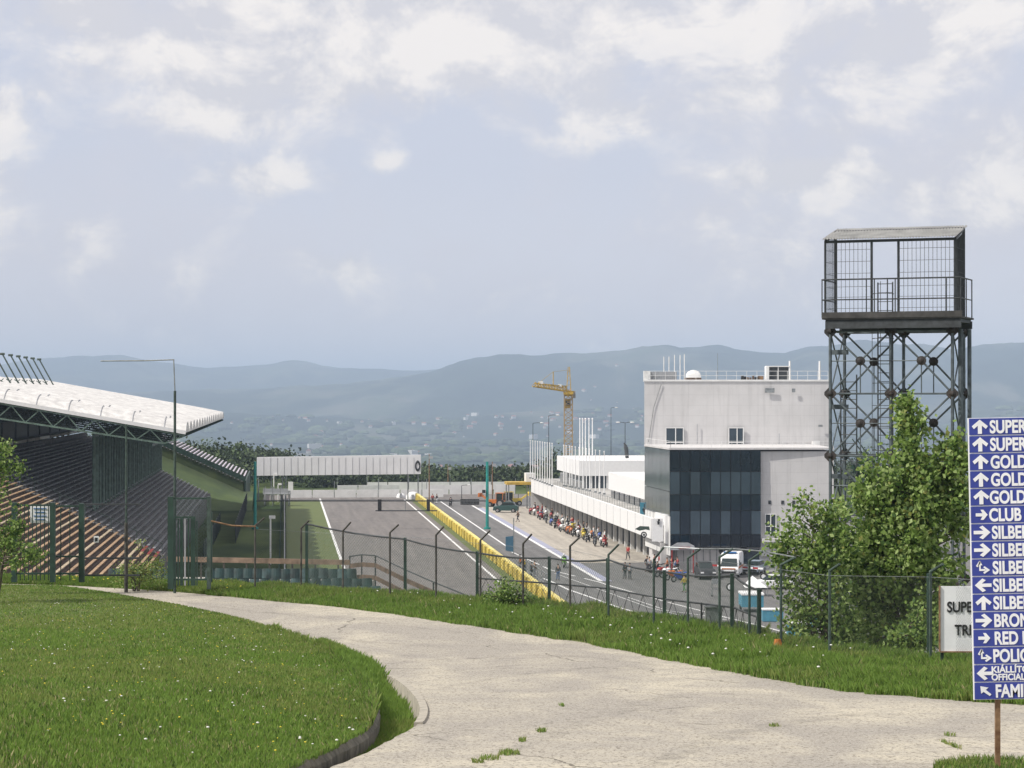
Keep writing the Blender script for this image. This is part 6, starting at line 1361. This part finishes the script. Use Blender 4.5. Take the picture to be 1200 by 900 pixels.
def tractor(p, rz, label, col, name, cat):
    o = thing(name, label, cat, p, rz)
    mb = MB(); mb.box((0,.9,1.0), (.9,1.7,.7)); mb.box((0,-.6,.9), (1.2,1.4,.6)); mb.build('body', col, o, local=True)
    mb = MB(); mb.box((0,-.6,2.5), (1.5,1.5,.12)); [mb.beam((x,y,1.2), (x,y,2.45), .08, .08, (1,0,0)) for x in (-.65,.65) for y in (-1.2,.05)]; mb.build('cab_frame', col, o, local=True)
    mb = MB(); mb.box((0,-.6,1.85), (1.2,1.15,1.1)); mb.build('cab_glass', M['carglass'], o, local=True); mb = MB(); mb.tube((.3,1.1,1.3), (.3,1.1,2.1), .06); mb.build('exhaust', M['dsteel'], o, local=True)
    mb = MB(); mb.beam((-.3,1.5,1.0), (-.3,3.2,2.2), .14, .2); mb.beam((.3,1.5,1.0), (.3,3.2,2.2), .14, .2); mb.box((0,3.3,2.1), (1.6,.3,.7)); mb.build('loader_arm', col, o, local=True)
    wheels(o, (-.8,.8), (-.8,), .72, .4); wheels(o, (-.65,.65), (1.2,), .45, .3); return o
tractor(onz(583, 594), R(70), 'orange tractor parked at the far end of the apron', M['orange'], 'tractor', 'tractor')
tractor(onz(600, 592.5), R(-75), 'yellow loader parked behind the dark green jeep', M['yellow'], 'loader', 'loader')
# dark tyre blocks at the end of the pit lane
for i in range(6):
    p = onz(541.5+i*3.6, 591.5); o = thing('tyre_stack', f'dark tyre stack, {ORD[i]} from the left in the low barrier across the pit lane', 'tyres', p, group='tyre stacks across the pit lane')
    for k_ in range(4): mb = MB(); mb.torus((p.x, p.y, .16+k_*.26), (0,0,1), .24, .12, 12, 6); mb.build('tyre', M['tyre'], o)
# white dome tents
for i, (px, py, w_) in enumerate([(470,582.5,11),(484,584,17)]):
    p = onz(px, py+1); o = thing('dome_tent', ['smaller white covered mound left of the yellow wall end','larger white dome-shaped cover at the far end of the yellow wall'][i], 'tent', p, group='white covers at the end of the straight'); w2 = w_*p.y/F/2
    mb = MB(); mb.grid([[(p.x+w2*math.cos(a)*math.cos(e_), p.y+w2*.8*math.sin(a)*math.cos(e_), w2*1.05*math.sin(e_)**.8) for a in np.linspace(0, 2*math.pi, 17)] for e_ in np.linspace(.0, math.pi/2, 7)]); mb.build('canvas', M['whiteclean'], o)
    mb = MB(); mb.box((p.x, p.y-w2*.8, .5), (.5,.1,.9)); mb.build('door_flap', M['grey'], o)
# small blue board on a pole beside the pit lane
p = onz(602, 650); o = thing('pit_board', 'blue board on a thin pole at the edge of the pit lane', 'sign', p)
mb = MB(); mb.tube(p, at(602, 607, p.y), .07, 6); mb.build('pole', M['steel'], o); a = at(592.5, 645, p.y); b = at(601.5, 628, p.y); mb = MB(); mb.add([a, at(601.5,647,p.y), at(601.5,628,p.y), at(592.5,629,p.y)]+[q+Vector((0,.08,0)) for q in (a, at(601.5,647,p.y), at(601.5,628,p.y), at(592.5,629,p.y))], [(0,1,2,3),(4,5,6,7),(0,1,5,4),(1,2,6,5),(2,3,7,6),(3,0,4,7)]); mb.build('board', mat('slate_blue_board', (.05,.14,.22), .5, .1), o)
# railing stands near the pit wall on the track side
p = onz(606, 672); o = thing('pit_railing', 'low grey wire railing enclosing the pit wall stand', 'railing', p)
for k_ in range(9): q = TD(218+k_*3.6, 26.0); mb = MB(); mb.tube(q, q+Vector((0,0,2.2)), .05, 5); mb.build('post', M['steel'], o)
mb = MB(); [mb.tube(TD(218, 26.0, z), TD(247, 26.0, z), .035, 5) for z in (1.2, 2.2)]; mb.build('rail', M['steel'], o)
# clutter at the pit exit: trailer, kart, boxes
p = onz(880, 716); o = thing('trailer', 'light blue box trailer with a white top at the pit exit', 'trailer', p, R(15))
mb = MB(); mb.box((p.x, p.y, 1.05), (2.0,3.0,1.1)); mb.build('box', M['lblue'], o); mb = MB(); mb.box((p.x, p.y, 1.68), (2.1,3.1,.16)); mb.build('lid', M['signwhite'], o); mb = MB(); [mb.tube((p.x+x, p.y, .32), (p.x+x+.15, p.y, .32), .32, 14) for x in (-1.05,.9)]; mb.build('wheel', M['tyre'], o); mb = MB(); mb.beam((p.x, p.y-1.5, .5), (p.x, p.y-2.6, .5), .1, .1); mb.build('drawbar', M['steel'], o)
for i, (px, py, c) in enumerate([(935,745,'lblue'),(962,735,'lblue'),(905,728,'lblue'),(960,662,'lblue')]):
    p = onz(px, py); o = thing('storage_box', ['light blue storage box in front of the sapling foot','light blue storage box seen low through the sapling','light blue storage box just right of the trailer','light blue storage box seen high through the sapling leaves'][i], 'box', p); mb = MB(); mb.box((p.x, p.y, .55), (1.8,1.2,1.0)); mb.build('body', M[c], o); mb = MB(); mb.box((p.x, p.y, 1.09), (1.9,1.3,.1)); mb.build('lid', M['signwhite'], o)
p = onz(885, 698); o = thing('kart_cover', 'white peaked cover standing behind the light blue trailer', 'tent', p)
mb = MB(); q = 1.1; mb.add([(p.x-q,p.y-q,.9),(p.x+q,p.y-q,.9),(p.x+q,p.y+q,.9),(p.x-q,p.y+q,.9),(p.x-.3,p.y,2.0)], [(0,1,4),(1,2,4),(2,3,4),(3,0,4)]); mb.build('canvas', M['signwhite'], o); mb = MB(); [mb.tube((p.x+a*q,p.y+b*q,0), (p.x+a*q,p.y+b*q,.9), .04, 5) for a in (-1,1) for b in (-1,1)]; mb.build('frame', M['steel'], o)
for i, (px, py) in enumerate([(855.5,692.5),(895,680)]):
    p = onz(px, py); o = thing('spare_wheel', ['white-rimmed wheel standing by itself before the ambulance','white-rimmed wheel lying right of the peaked cover'][i], 'wheel', p); mb = MB(); mb.torus((p.x,p.y,.42), (.3,1,0), .32, .1, 16, 6); mb.build('tyre', M['tyre'], o); mb = MB(); mb.tube((p.x,p.y-.06,.42), (p.x,p.y+.06,.42), .26, 14); mb.build('disc', M['signwhite'], o)
p = onz(839, 699); o = thing('pit_trolley', 'silver pit trolley with small wheels left of the spare wheel', 'trolley', p)
mb = MB(); mb.box((p.x, p.y, .75), (.9,.6,.08)); mb.box((p.x, p.y, 1.5), (.8,.55,.5)); mb.build('tray', M['chrome'], o); mb = MB(); [mb.tube((p.x+a*.4,p.y+b*.25,.1), (p.x+a*.4,p.y+b*.25,1.7), .03, 5) for a in (-1,1) for b in (-1,1)]; mb.build('frame', M['steel'], o); mb = MB(); [mb.tube((p.x+a*.4,p.y-.05,.1), (p.x+a*.4,p.y+.05,.1), .1, 10) for a in (-1,1)]; mb.build('castor', M['tyre'], o)
p0, p1 = onz(822, 671), onz(893, 676); o = thing('barrier_tape', 'red and white barrier rail before the parked ambulance', 'barrier', (p0+p1)/2)
mb = MB(); p0.z = p1.z = 0
for k_ in range(12): a, b = p0.lerp(p1, k_/12), p0.lerp(p1, (k_+1)/12); mb.mi = k_ % 2; mb.beam(a+Vector((0,-1.2,1.0)), b+Vector((0,-1.2,1.0)), .05, .2)
mb.build('rail', [M['red'], M['signwhite']], o)
for k_ in range(5): a = p0.lerp(p1, k_/4)+Vector((0,-1.2,0)); mb = MB(); mb.tube(a, a+Vector((0,0,1.05)), .04, 5); mb.build('post', M['steel'], o)
# orange rag at the foot of a bent post
p = gp(911, 770); o = thing('orange_rag', 'crumpled orange rag caught at the foot of a bent post', 'rag', p); mb = MB(); rows = [[(p.x+(.13+.03*math.sin(3*a+z_))*math.cos(a)*(1-z_*.5), p.y+.09*math.sin(a)*(1-z_*.4), p.z+.1+z_*.32) for a in np.linspace(0, 2*math.pi, 13)] for z_ in np.linspace(0, 1, 6)]; mb.grid(rows); mb.build('cloth', mat('orange_cloth', (.55,.20,.05), .9, .3, 8.), o)
